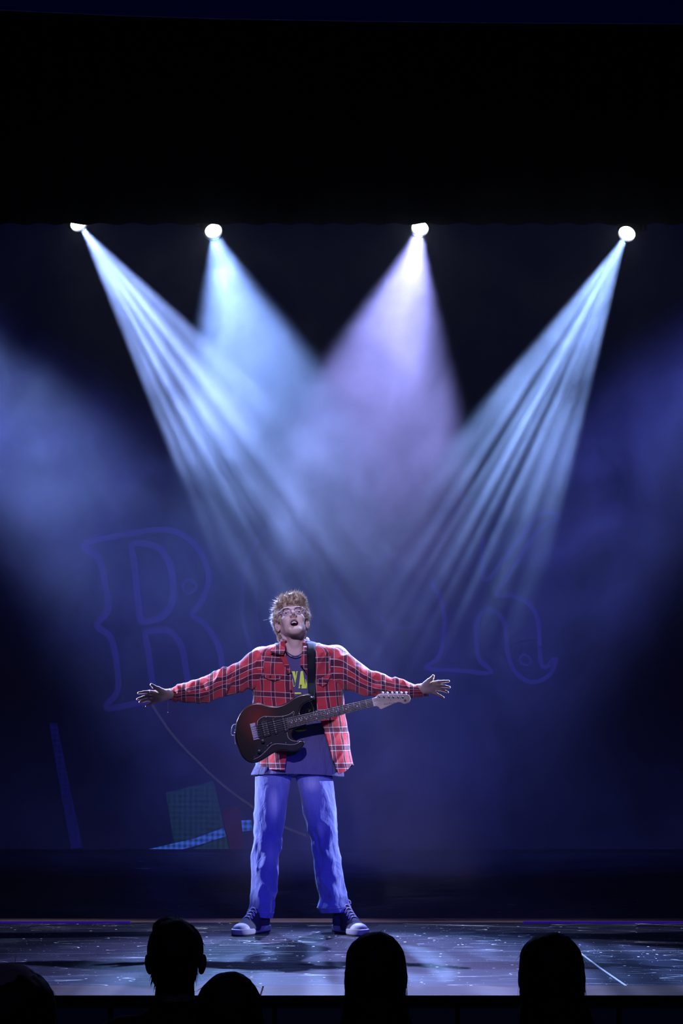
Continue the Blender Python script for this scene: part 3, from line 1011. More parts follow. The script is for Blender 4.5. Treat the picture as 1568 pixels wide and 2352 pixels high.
for j, i in enumerate(pick):
    p = L[i]
    n = nrm[i].copy()
    if p[1] < -.07 and p[2] < .058: continue
    if p[1] < .03 and p[2] < -.005: continue
    up = np.clip((p[2] - .01) / .09, 0, 1)
    fly = rng.random() < .035
    clump = np.array([fnoise(p[None] * 1.0, 45, s_)[0] for s_ in (1.0, 11.0, 21.0)])
    fl = p - np.array((.01, .045, .125)); fl -= n * (fl @ n); fl /= np.linalg.norm(fl) + 1e-6
    front = np.clip(-p[1] / .09, 0, 1) * up
    d = n * (.30 + .35 * up + (.5 if fly else 0)) + fl * .75 + clump * .75 + np.array((.35, -.1, .55)) * front
    d += rng.normal(0, .14, 3); d /= np.linalg.norm(d)
    ln = (.009 + .011 * up) * rng.uniform(.5, 1.3) * (1.7 if fly else 1)
    sd = np.cross(d, n + .01); sd /= np.linalg.norm(sd) + 1e-9
    bend = rng.normal(0, .5, 3) * ln * (.6 if fly else .35)
    w0 = .00105 if not fly else .0005
    base = len(lV)
    for k in range(4):
        t = k / 3
        cpt = p - n * .002 + d * ln * t + bend * t * t + np.array((0, 0, -.25)) * ln * t * t * (1 - up)
        ww = w0 * (1 - t * .85)
        o2 = np.cross(d, sd)
        for m_ in range(3):
            a = 2 * PI * m_ / 3
            lV.append(HO + HR @ (cpt + (sd * math.cos(a) + o2 * math.sin(a)) * ww))
    for k in range(3):
        for m_ in range(3):
            a = base + k * 3 + m_; b_ = base + k * 3 + (m_ + 1) % 3
            lF.append((a, b_, b_ + 3, a + 3))
from_np('loose_locks', lV, lF, M_HAIR, hair, True, label='short backlit locks standing off the hair')

# ---- glasses
M_FRAME = mat('clear_lavender_frame', (0.32, 0.25, 0.50), 0.3, 0.0)
gl = empty('glasses', (0, 0, 0)); gl.parent = perf; gl.location = Vector(H(0, -.1, .015)) - Vector(perf.location)
def lens_ring(q, n=28, k=1.0):
    out = []
    for i in range(n):
        a = 2 * PI * i / n
        cx_, sx_ = math.cos(a), math.sin(a)
        ex = .0255 * np.sign(cx_) * abs(cx_) ** .8 * k; ez = .0195 * np.sign(sx_) * abs(sx_) ** .85 * k
        out.append(H(q * .0335 + ex, -.103 + .25 * abs(q * .0335 + ex) ** 1.0 * .55 + (.0015 if sx_ < 0 else 0), .013 + ez))
    return out
b = MB()
for q in (-1, 1):
    b.tube(lens_ring(q), .0013, 6, closed=True)
b.tube([H(-.010, -.1005, .017), H(-.004, -.104, .020), H(.004, -.104, .020), H(.010, -.1005, .017)], .0016, 6)
b.build('frame', M_FRAME, gl, smooth=True)
for q in (-1, 1):
    MB().tube([H(q * .058, -.094, .020), H(q * .066, -.085, .021), H(q * .078, -.02, .012), H(q * .080, .008, .006), H(q * .078, .02, -.012)], [.0028, .0024, .0016, .0016, .0014], 6).build('temple', M_FRAME, gl, smooth=True)
M_GLASS = bpy.data.materials.new('spectacle_glass'); M_GLASS.use_nodes = True
nt = M_GLASS.node_tree; nt.nodes.remove(nt.nodes['Principled BSDF'])
tr = nt.nodes.new('ShaderNodeBsdfTransparent'); tr.inputs[0].default_value = (.93, .92, .98, 1)
gs = nt.nodes.new('ShaderNodeBsdfGlossy'); gs.inputs['Roughness'].default_value = .05
mx = nt.nodes.new('ShaderNodeMixShader'); mx.inputs[0].default_value = .08
nt.links.new(tr.outputs[0], mx.inputs[1]); nt.links.new(gs.outputs[0], mx.inputs[2]); nt.links.new(mx.outputs[0], nt.nodes['Material Output'].inputs[0])
for q in (-1, 1):
    R_ = lens_ring(q, 28, .97)
    c_ = np.mean(R_, 0) + HR @ np.array((0, -.001, 0))
    MB().add([c_] + R_, [(0, 1 + i, 1 + (i + 1) % 28) for i in range(28)]).build('lens', M_GLASS, gl, smooth=True)

# ---- plaid cloth
PER = 0.070
def plaid(name, red=(0.52, 0.045, 0.070)):
    m = mat(name, red, 0.85, spec=0.15)
    m.node_tree.nodes['Principled BSDF'].inputs['Sheen Weight'].default_value = 0.35
    g = NG(m)
    uv = g.n('UVMap').outputs[0]
    sp = g.n('SeparateXYZ'); g.l(uv, sp.inputs[0])
    band = []; line = []; thin = []
    for i in (0, 1):
        f = g.math('FRACT', g.math('DIVIDE', sp.outputs[i], PER))
        inb = g.math('LESS_THAN', g.math('ABSOLUTE', g.math('SUBTRACT', f, 0.5)), 0.120)
        core = g.math('LESS_THAN', g.math('ABSOLUTE', g.math('SUBTRACT', f, 0.5)), 0.045)
        l1 = g.math('LESS_THAN', g.math('ABSOLUTE', g.math('SUBTRACT', g.math('ABSOLUTE', g.math('SUBTRACT', f, 0.5)), 0.150)), 0.016)
        soft = g.math('LESS_THAN', g.math('ABSOLUTE', g.math('SUBTRACT', f, 0.5)), 0.200)
        band.append(inb); line.append(l1); thin.append(g.math('MULTIPLY', soft, 0.12))
    c = g.mix(g.math('MAXIMUM', thin[0], thin[1]), red, (0.10, 0.02, 0.06))
    c = g.mix(g.math('MULTIPLY', band[0], 0.74), c, (0.030, 0.012, 0.045))
    c = g.mix(g.math('MULTIPLY', band[1], 0.74), c, (0.026, 0.012, 0.050))
    c = g.mix(g.math('MULTIPLY', line[0], 0.8), c, (0.60, 0.55, 0.62))
    c = g.mix(g.math('MULTIPLY', line[1], 0.8), c, (0.60, 0.55, 0.62))
    weave = g.noise(g.map(uv, (900, 900, 1)), 1.0, 2)
    c = g.mix(g.math('MULTIPLY', weave, 0.25), c, (0.05, 0.01, 0.02))
    g.l(c, g.bsdf.inputs['Base Color'])
    g.bump(g.noise(g.coord('Object'), 55, 3), 0.35, 0.006)
    return m
M_PLAID = plaid('red_plaid_flannel')
M_TEE = mat('navy_jersey', (0.085, 0.085, 0.22), 0.8, spec=0.2)
g = NG(M_TEE); g.bump(g.noise(g.map(g.coord('Object'), (14, 10, 5)), 1.0, 3, .5, .6), 0.9, 0.03)
M_BTN = mat('dark_button', (0.02, 0.018, 0.03), 0.3)

def loft_grid(rows, nu, f):
    pass

TR = np.array([  # py, xL, xR, left inner edge, right inner edge, depth radius
    (1477, 642, 728, 656, 696, .058), (1480, 628, 742, 656, 696, .066), (1485, 608, 764, 656, 697, .078), (1491, 592, 779, 656, 698, .090),
    (1500, 584, 787, 657, 699, .102), (1520, 581, 790, 662, 701, .113), (1545, 580, 789, 668, 704, .118), (1575, 580, 787, 673, 708, .118),
    (1600, 581, 788, 677, 716, .118), (1640, 583, 793, 680, 733, .120), (1680, 586, 798, 672, 744, .124), (1720, 589, 803, 662, 756, .128),
    (1760, 592, 809, 657, 770, .130), (1780, 593, 812, 656, 777, .130)], float)
TY = 0.012
tz = np.array([P(0, r, TY).z for r in TR[:, 0]])[::-1]
tX = [np.array([P(v, r, TY).x for v, r in zip(TR[:, c], TR[:, 0])])[::-1] for c in (1, 2, 3, 4)]
trr = TR[::-1, 5]
SE = 0.86
def torso_params(z):
    w_ = .006
    l, r, il, ir = [sm_interp(z, tz, a, w_) for a in tX]
    return (l + r) / 2, (r - l) / 2, il, ir, sm_interp(z, tz, trr, w_)
def fold_torso(x, z):
    V = np.stack([x, z, np.zeros_like(x)], 1)
    a = fnoise(V * np.array((1, .35, 1)), 16, 2.0)
    b_ = fnoise(V @ np.array(((.8, .6, 0), (-.6, .8, 0), (0, 0, 1))) * np.array((1, .4, 1)), 26, 7.0)
    return .009 * a + .006 * (1 - np.abs(b_) * 2)
def torso_front(x, z):
    """y of the overshirt's front surface"""
    x = np.atleast_1d(x); z = np.atleast_1d(z)
    cx_, rx, il, ir, ry = torso_params(z)
    q = np.clip(np.abs((x - cx_) / rx), 0, .9999)
    sn = q ** (1 / SE)
    return TY - ry * np.sqrt(np.clip(1 - sn * sn, 0, 1)) ** SE - fold_torso(x, z) * np.sqrt(np.clip(1 - sn * sn, 0, 1))

shirt = empty('plaid_overshirt'); shirt.parent = perf; shirt.location = (0, 0, 1.0)
NU, NZ = 260, 190
zs = np.linspace(P(0, 1774, TY).z, P(0, 1477, TY).z, NZ)
V = []; UV = []
zL, zM, zR = P(0, 1766, TY).z, P(0, 1768, TY).z, P(0, 1778, TY).z
for j in range(NZ):
    t = j / (NZ - 1)
    # hem height varies around the body: higher at the left front, lower at the right front inner edge, tails at the back
    u = np.linspace(0, 1, NU)
    hem = np.interp(u, [0, .12, .3, .5, .7, .86, 1], [zM, zL, zL + .01, zL - .02, zL + .0, zL + .022, zR])
    z = hem + (zs[-1] - hem) * t
    cx_, rx, il, ir, ry = torso_params(z)
    def ang(xe):
        q = np.clip((xe - cx_) / rx, -.98, .98)
        return np.arcsin(np.sign(q) * np.abs(q) ** (1 / SE))
    a0, a1 = ang(il), ang(ir)
    # from the left inner edge out to the left (negative), behind, and in again from the right
    ph = a0 - (2 * PI - (a1 - a0)) * u
    sn, cs = np.sin(ph), np.cos(ph)
    x = cx_ + rx * np.sign(sn) * np.abs(sn) ** SE
    y = TY - ry * np.sign(cs) * np.abs(cs) ** SE
    fd = fold_torso(x, z)
    x = x + sn * fd * .6; y = y - cs * fd
    lo = np.clip((P(0, 1600, 0).z - z) / .3, 0, 1)         # looser folds low down
    y = y - cs * lo * .006 * np.sin(ph * 9 + z * 6); x = x + sn * lo * .003 * np.sin(ph * 9)
    V.append(np.stack([x, y, z], 1))
    UV.append(np.stack([ph * .205, .82 * z - .05 * np.abs(x - cx_) * np.clip(1 - lo, 0, 1)], 1))
V = np.concatenate(V); UV = np.concatenate(UV)
F = [(j * NU + i, j * NU + i + 1, (j + 1) * NU + i + 1, (j + 1) * NU + i) for j in range(NZ - 1) for i in range(NU - 1)]
def solid(o, th, off=-1):
    md = o.modifiers.new('cloth_thickness', 'SOLIDIFY'); md.thickness = th; md.offset = off
    return o
solid(from_np('shirt_body', V, F, M_PLAID, shirt, True, UV), .0025, 1)

SLL = np.array([(614, 1487, 1588), (598, 1489, 1586), (583, 1494, 1583), (568, 1503, 1587), (555, 1513, 1591), (540, 1522, 1594), (525, 1531, 1597), (500, 1541, 1599), (488, 1546, 1609), (474, 1552, 1613),
                (460, 1557, 1614), (440, 1564, 1613), (420, 1570, 1613), (408, 1575, 1612), (402, 1578, 1610), (388, 1581, 1609)], float)
SLR = np.array([(756, 1484, 1588), (772, 1485, 1586), (788, 1492, 1583), (800, 1500, 1585), (815, 1515, 1590), (830, 1529, 1595), (845, 1539, 1599), (860, 1545, 1602), (885, 1551, 1606), (900, 1554, 1607), (918, 1560, 1608),
                (935, 1563, 1607), (945, 1566, 1605), (952, 1569, 1602), (960, 1569, 1602), (984, 1569, 1600)], float)
def sleeve(T, ya, yb, seed, label=None):
    n, m = 130, 300
    t = np.linspace(0, 1, m)
    src = np.linspace(0, 1, len(T))
    xs = sm_interp(t, src, T[:, 0], .0); tp = sm_interp(t, src, T[:, 1], .05); bt = sm_interp(t, src, T[:, 2], .05)
    V = []; UV = []
    d = 0; prev = None
    for i in range(m):
        yc = ya + (yb - ya) * t[i] - .02 * math.sin(t[i] * PI)
        A = P(xs[i], tp[i], yc); B = P(xs[i], bt[i], yc)
        zc = (A.z + B.z) / 2; rz = (A.z - B.z) / 2; ry = rz * .80
        c = Vector((A.x, yc, zc))
        if prev is not None: d += (c - prev).length
        prev = c
        ph = np.linspace(0, 2 * PI, n, endpoint=False)
        V.append(np.stack([np.full(n, c.x), yc - ry * np.cos(ph), zc + rz * np.sin(ph)], 1))
        UV.append(np.stack([ph * .062 + .02, np.full(n, d + .02)], 1))
    V = np.array(V); UV = np.array(UV)
    C_ = V.mean(1, keepdims=True)
    N_ = V - C_; N_ /= np.linalg.norm(N_, axis=2, keepdims=True)
    Q = V.reshape(-1, 3)
    sg = 1 if xs[-1] > xs[0] else -1
    sl = np.stack([Q[:, 0] * sg + .45 * Q[:, 2], Q[:, 2] * .5 - .2 * Q[:, 0] * sg, Q[:, 1] * .5], 1)
    n1 = fnoise(sl, 26, seed); n2 = fnoise(sl, 48, seed + 9)
    tt = np.repeat(t, n)
    ampm = .35 + .65 * np.exp(-((tt - .50) / .20) ** 2) + .45 * np.exp(-((tt - .88) / .06) ** 2) + .3 * np.exp(-((tt - .15) / .08) ** 2)
    cuff = np.clip((tt - .945) / .02, 0, 1)
    disp = (.016 * (.45 - np.abs(n1) * 1.5) + .007 * n2) * ampm * (1 - cuff) - .002 * cuff
    Q = Q + N_.reshape(-1, 3) * disp[:, None]
    UVq = UV.reshape(-1, 2)
    F = []
    # duplicate the seam column so the pattern closes cleanly
    Q = Q.reshape(m, n, 3); UVq = UVq.reshape(m, n, 2)
    Q = np.concatenate([Q, Q[:, :1]], 1); e = UVq[:, :1].copy(); e[..., 0] += 2 * PI * .062
    UVq = np.concatenate([UVq, e], 1)
    n1_ = n + 1
    F = [(j * n1_ + i, (j + 1) * n1_ + i, (j + 1) * n1_ + i + 1, j * n1_ + i + 1) for j in range(m - 1) for i in range(n)]
    if sg < 0: F = [f[::-1] for f in F]
    return solid(from_np('sleeve', Q.reshape(-1, 3), F, M_PLAID, shirt, True, UVq.reshape(-1, 2)), .0025, -1)
sleeve(SLL, .015, -.045, 3.0)
sleeve(SLR, .015, -.075, 14.0)

def patch_on(name, pts, off, m, parent, surf, res=.004, label=None, uvs=1.0, th=.0022, lift=None):
    """cloth piece with a photographed outline laid on a surface y = surf(x, z)"""
    pp = [P(x, y, -.11) for x, y in pts]
    bm = bmesh.new()
    vs = [bm.verts.new((p.x, 0, p.z)) for p in pp]
    f = bm.faces.new(vs)
    bmesh.ops.triangulate(bm, faces=[f])
    for _ in range(6):
        es = [e for e in bm.edges if e.calc_length() > res * 2]
        if not es: break
        bmesh.ops.subdivide_edges(bm, edges=es, cuts=1)
        bmesh.ops.triangulate(bm, faces=[f for f in bm.faces if len(f.verts) > 3])
    co = np.array([v.co for v in bm.verts])
    yy = surf(co[:, 0], co[:, 2]) - off
    if lift is not None: yy = yy - lift(co[:, 0], co[:, 2])
    for v, y in zip(bm.verts, yy): v.co.y = y
    bmesh.ops.recalc_face_normals(bm, faces=bm.faces)
    if sum(f.normal.y for f in bm.faces) > 0:
        bmesh.ops.reverse_faces(bm, faces=bm.faces)
    me = bpy.data.meshes.new(name); bm.to_mesh(me); bm.free()
    ul = me.uv_layers.new(name='UVMap')
    idx = np.empty(len(me.loops), dtype=np.int32); me.loops.foreach_get('vertex_index', idx)
    uvv = np.stack([co[:, 0] * uvs, co[:, 2]], 1)
    ul.data.foreach_set('uv', uvv[idx].ravel())
    o = link(name, me, m, parent, True, label)
    return solid(o, th, 0)
# collar: stand and fall round the neck, with a pointed tip at the left front
nc = P(677, 1476, .03)
V = []; UV = []; n = 60
for j in range(9):
    v = j / 8
    for i in range(n):
        u = i / (n - 1)
        a = math.radians(-38 - (360 - 76) * u)
        r0 = .060; r1 = .082
        r = r0 + (r1 - r0) * v
        tipl = max(0, 1 - u / .14); tipr = max(0, 1 - (1 - u) / .12)
        z = nc.z + .022 - .034 * v + .012 * (1 - abs(2 * u - 1)) * 1.0 - v * (.020 * tipl + .02 * tipr) - (.016 * tipl + .030 * tipr)
        x = nc.x + r * math.sin(a) - v * .042 * tipl + .006 * tipr * v
        y = nc.y - (r * 1.15) * math.cos(a) - .028 * tipl - .03 * tipr
        z += .008 * math.sin(PI * min(1, v * 1.3))
        V.append((x, y, z)); UV.append((u * .5, v * .06))
F = [(j * n + i, j * n + i + 1, (j + 1) * n + i + 1, (j + 1) * n + i) for j in range(8) for i in range(n - 1)]
solid(from_np('collar', V, F, M_PLAID, shirt, True, UV), .003, 0)
patch_on('collar_point', [(650, 1465), (655, 1478), (655, 1492), (651, 1504), (637, 1503), (620, 1497), (627, 1488), (636, 1479), (645, 1471)], .0, M_PLAID, shirt,
         lambda x, z: -.045 - .085 * np.clip((P(0, 1465, -.1).z - z) / (P(0, 1465, -.1).z - P(0, 1500, -.1).z), 0, 1) ** .8 + .35 * np.clip(P(645, 1490, -.1).x - x, 0, 1))
patch_on('lapel', [(640, 1504), (653, 1497), (662, 1522), (669, 1545), (664, 1547), (652, 1526)], .006, M_PLAID, shirt, torso_front, lift=lambda x, z: 0 * x)
patch_on('lapel', [(696, 1484), (704, 1484), (706, 1520), (712, 1560), (706, 1552), (699, 1538), (689, 1526), (697, 1519)], .008, M_PLAID, shirt, torso_front)
patch_on('pocket_flap', [(601, 1551), (621, 1549), (647, 1554), (644, 1560), (630, 1564), (612, 1559)], .006, M_PLAID, shirt, torso_front)
patch_on('pocket_flap', [(726, 1562), (757, 1548), (758, 1554), (749, 1572), (741, 1577), (727, 1571)], .006, M_PLAID, shirt, torso_front)
M_SEW = mat('dark_stitching', (0.05, 0.006, 0.015), .9)
def seamline(pts, surf=torso_front, off=.003, r=.0011, name='seam'):
    L_ = smooth_line([P(x, y, -.1) for x, y in pts], 4)
    b = MB().tube([(p.x, float(surf(p.x, p.z)[0]) - off, p.z) for p in L_], r, 5)
    return b.build(name, M_SEW, shirt, smooth=True)
seamline([(583, 1496), (582, 1520), (584, 1550), (581, 1580)], off=.004)
seamline([(783, 1490), (780, 1520), (783, 1550), (787, 1580)], off=.004)
for bx, by in ((620, 1553), (661, 1546), (668, 1586), (748, 1564)):
    p = P(bx, by, -.11); y = float(torso_front(p.x, p.z)[0])
    MB().cyl((p.x, y - .014, p.z), (p.x, y - .006, p.z), .0055, n=14).build('button', M_BTN, shirt, smooth=False, bevel=.001)

# ---- t-shirt
tee = empty('t_shirt'); tee.parent = perf; tee.location = (0, 0, 1.0)
def tee_params(z):
    cx_, rx, il, ir, ry = torso_params(z)
    a, b_, c_, d_ = (P(0, r, TY).z for r in (1778, 1762, 1735, 1700))
    L_ = np.interp(z, [a, b_, c_, d_], [P(576, 1778, TY).x, P(584, 1762, TY).x, P(598, 1735, TY).x, P(600, 1700, TY).x])
    R_ = np.interp(z, [a, b_, c_, d_], [P(790, 1778, TY).x, P(786, 1762, TY).x, P(785, 1735, TY).x, P(780, 1700, TY).x])
    k_ = np.clip((z - d_) / .08, 0, 1)
    return cx_ * k_ + (L_ + R_) / 2 * (1 - k_), rx * .92 * k_ + (R_ - L_) / 2 * (1 - k_), ry - .014 - .007 * (1 - k_)
def tee_front(x, z):
    x = np.atleast_1d(x); z = np.atleast_1d(z)
    cx_, rx, ry = tee_params(z)
    q = np.clip(np.abs((x - cx_) / rx), 0, .9999); sn = q ** (1 / .9)
    return TY - ry * np.sqrt(np.clip(1 - sn * sn, 0, 1)) ** .9 - tee_fold(x, z)
def tee_fold(x, z):
    V = np.stack([x + .3 * (z - 1) * np.sign(x - cx0), z, 0 * x], 1)
    low = np.clip((1.0 - z) / .25, 0.25, 1)
    return (.004 * fnoise(V * np.array((1, .25, 1)), 30, 3.3)) * low
NU, NZ = 220, 150
V = []
hem0 = P(0, 1778, 0).z
for j in range(NZ):
    t = j / (NZ - 1)
    ph = np.linspace(0, 2 * PI, NU, endpoint=False)
    hem = hem0 - .006 * np.cos(ph) + .008 * np.cos(2 * ph) + .004 * np.sin(ph)
    front = np.clip(np.cos(ph), 0, 1)
    top = P(0, 1484, 0).z - (P(0, 1484, 0).z - P(0, 1507, 0).z) * front ** 1.6 
    z = hem + (top - hem) * t
    cx_, rx, ry = tee_params(z)
    # neckline closes round the neck in the last rows
    kk = np.clip((z - P(0, 1500, 0).z) / (P(0, 1480, 0).z - P(0, 1500, 0).z), 0, 1)
    neck = np.clip((t - .93) / .07, 0, 1)
    rx = rx * (1 - neck) + .052 * neck
    cx_ = cx_ * (1 - neck) + P(677, 1500, 0).x * neck
    ryf = ry * (1 - neck) + .075 * neck
    ry = np.where(np.cos(ph) > 0, ry, ryf)
    sn, cs = np.sin(ph), np.cos(ph)
    x = cx_ - rx * np.sign(sn) * np.abs(sn) ** .9
    y = TY - ry * np.sign(cs) * np.abs(cs) ** .9 * np.where(cs > 0, 1 - .25 * neck, 1)
    y = y - np.clip(cs, 0, 1) * tee_fold(x, z)
    V.append(np.stack([x, y, z], 1))
V = np.concatenate(V)
F = [(j * NU + i, (j + 1) * NU + i, (j + 1) * NU + (i + 1) % NU, j * NU + (i + 1) % NU) for j in range(NZ - 1) for i in range(NU)]
solid(from_np('shirt_body', V, F, M_TEE, tee, True), .002, -1)
b = MB()
nk = smooth_line([P(651, 1484, -.035), P(656, 1494, -.070), P(664, 1502, -.086), P(677, 1507.5, -.092), P(690, 1503, -.086), (P(698, 1494, -.070)), P(702, 1484, -.035)], 6)
b.tube(nk, .0028, 8); b.build('neckband', M_TEE, tee, smooth=True)
M_YEL = mat('yellow_print', (0.74, 1.0, 0.10), 0.6)
zz6 = lambda pts: [(640 + x * .0935, 1500 + y * .0935) for x, y in pts]
def printed(name, pts, m=M_YEL):
    patch_on(name, zz6(pts), .0035, m, tee, tee_front, th=.0008, res=.003)
# the visible letters of the yellow chest print
printed('printed_letter', [(316, 445), (396, 445), (396, 462), (378, 464), (424, 640), (402, 742), (392, 700), (338, 464), (316, 460)])
printed('printed_letter', [(426, 445), (470, 445), (470, 460), (456, 462), (410, 735), (402, 700), (440, 462), (426, 460)])
printed('printed_letter', [(535, 440), (592, 440), (640, 855), (655, 858), (655, 870), (550, 870), (550, 858), (572, 855), (562, 782), (512, 782), (503, 850), (525, 856), (525, 868), (474, 868), (474, 856), (488, 850)])
printed('printed_letter', [(640, 870), (640, 856), (672, 852), (682, 770), (650, 640), (660, 636), (698, 770), (686, 870)])
printed('printed_letter', [(326, 620), (342, 640), (362, 800), (378, 812), (392, 790), (398, 740), (404, 744), (396, 812), (372, 836), (352, 812)])
printed('printed_stroke', [(385, 965), (538, 965), (556, 1004), (388, 1012)])
printed('printed_stroke', [(708, 1362), (792, 1388), (782, 1408), (752, 1404), (742, 1456), (722, 1450), (734, 1396), (704, 1378)])
printed('printed_stroke', [(780, 1208), (798, 1206), (832, 1300), (858, 1340), (868, 1430), (866, 1640), (854, 1640), (852, 1420), (832, 1340), (812, 1290)])
printed('printed_stroke', [(385, 1905), (450, 1882), (600, 1880), (710, 1866), (640, 1912), (500, 1932), (430, 1926)])

# ---- jeans
M_JEAN = mat('washed_denim', (0.12, 0.16, 0.42), 0.8, spec=0.25)
g = NG(M_JEAN); co = g.coord('Object')
M_JEAN.node_tree.nodes['Principled BSDF'].inputs['Sheen Weight'].default_value = 0.3
wv = g.noise(g.map(co, (260, 260, 60)), 1.0, 2)
c = g.mix(wv, (0.085, 0.11, 0.36), (0.16, 0.20, 0.50))
geo = g.n('NewGeometry').outputs['Position']
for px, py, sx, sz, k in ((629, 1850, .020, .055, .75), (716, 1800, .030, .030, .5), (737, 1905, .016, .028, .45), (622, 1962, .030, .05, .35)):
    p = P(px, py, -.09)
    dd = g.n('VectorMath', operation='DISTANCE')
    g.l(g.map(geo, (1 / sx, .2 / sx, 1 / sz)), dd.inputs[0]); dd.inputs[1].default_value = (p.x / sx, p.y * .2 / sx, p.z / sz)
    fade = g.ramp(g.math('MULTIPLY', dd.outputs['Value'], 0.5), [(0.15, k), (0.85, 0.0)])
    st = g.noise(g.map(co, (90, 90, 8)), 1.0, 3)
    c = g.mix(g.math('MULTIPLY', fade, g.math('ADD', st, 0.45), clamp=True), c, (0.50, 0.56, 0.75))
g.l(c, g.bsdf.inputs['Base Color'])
g.bump(g.noise(g.map(co, (20, 20, 9), (0, 0, 0), (0, .5, 0)), 1.0, 3, .5, .8), 0.6, 0.02)
JL = np.array([(1735, 588, 674), (1760, 586, 673), (1785, 586, 670), (1815, 585.5, 665), (1840, 585, 661), (1865, 583, 657), (1890, 581, 653), (1912, 579, 649), (1925, 582, 646), (1960, 578, 643), (2000, 575, 640), (2040, 573, 636), (2075, 571, 631), (2090, 570, 629), (2104, 571, 626)], float)
JR = np.array([(1735, 672, 760), (1760, 675, 762), (1785, 678, 764), (1815, 685, 767), (1840, 691, 770), (1865, 695, 773), (1890, 702, 774), (1912, 709, 774), (1925, 712, 775), (1960, 716, 780), (2000, 721, 787), (2040, 728, 793), (2070, 734, 797), (2082, 731, 804), (2094, 736, 804)], float)
jn = empty('jeans'); jn.parent = perf; jn.location = (0, 0, .5)
def leg(T, seed, hem):
    n, m = 130, 330
    t = np.linspace(0, 1, m); src = (T[:, 0] - T[0, 0]) / (T[-1, 0] - T[0, 0])
    py = T[0, 0] + (T[-1, 0] - T[0, 0]) * t
    xo = sm_interp(t, src, T[:, 1], .02); xi = sm_interp(t, src, T[:, 2], .02)
    ph = np.linspace(0, 2 * PI, n, endpoint=False)
    V = []
    for i in range(m):
        yc = .005 - .012 * math.sin(t[i] * PI)
        A = P(xo[i], py[i], yc); B = P(xi[i], py[i], yc)
        cx_ = (A.x + B.x) / 2; rx = (B.x - A.x) / 2
        ry = np.interp(t[i], [0, .25, .55, .8, 1], [.068, .080, .075, .075, .082])
        z = A.z + hem * (np.sin(ph) * rx / .06) * max(0, (t[i] - .85) / .15)
        sn, cs = np.sin(ph), np.cos(ph)
        V.append(np.stack([cx_ + rx * np.sign(sn) * np.abs(sn) ** .92, yc - ry * np.sign(cs) * np.abs(cs) ** .92, z + 0 * ph], 1))
    V = np.array(V)
    N_ = V - V.mean(1, keepdims=True); N_[..., 2] = 0; N_ /= np.linalg.norm(N_, axis=2, keepdims=True)
    Q = V.reshape(-1, 3); tt = np.repeat(t, n)
    c_ = V.mean(1).repeat(n, 0)
    an = np.tile(ph, m)
    S = np.stack([np.sin(an) * .075 + .25 * Q[:, 2], np.cos(an) * .075, Q[:, 2] * .62 - .35 * np.sin(an) * .075], 1)
    n1 = fnoise(S, 17, seed); n2 = fnoise(S, 38, seed + 5)
    S2 = np.stack([np.sin(an) * .075, np.cos(an) * .075, Q[:, 2] * .22], 1)
    n3 = fnoise(S2, 40, seed + 8)
    amp = .25 + .9 * np.exp(-((tt - .56) / .10) ** 2) + .7 * np.clip((tt - .62) / .3, 0, 1)
    d = (.014 * (.42 - np.abs(n1) * 1.6) + .005 * n2 + .005 * n3) * amp
    Q = Q + N_.reshape(-1, 3) * d[:, None]
    F = [(j * n + i, (j + 1) * n + i, (j + 1) * n + (i + 1) % n, j * n + (i + 1) % n) for j in range(m - 1) for i in range(n)]
    o = from_np('trouser_leg', Q, F, M_JEAN, jn, True)
    bm = bmesh.new(); bm.from_mesh(o.data); bmesh.ops.recalc_face_normals(bm, faces=bm.faces); bm.to_mesh(o.data); bm.free()
    solid(o, .003, -1)
    b = MB().tube([Vector(Q[(m - 12) * n + i]) + Vector(N_[m - 12, i]) * .0012 for i in range(n)], .0012, 5, closed=True)
    b.build('hem_stitching', mat('thread', (.25, .28, .5), .8), o, smooth=True)
leg(JL, 2.0, -.009)
leg(JR, 31.0, .004)
s = SDF((P(560, 1700, 0).x, -.16, P(0, 1800, 0).z), (P(800, 1700, 0).x, .16, P(0, 1660, 0).z), .006)
s.ell(P(674, 1722, .005), (.155, .070, .12), None, 0)
s.ell(P(674, 1765, .012), (.05, .09, .045), None, .03)
from_np('seat', *s.mesh(), M_JEAN, jn, True)

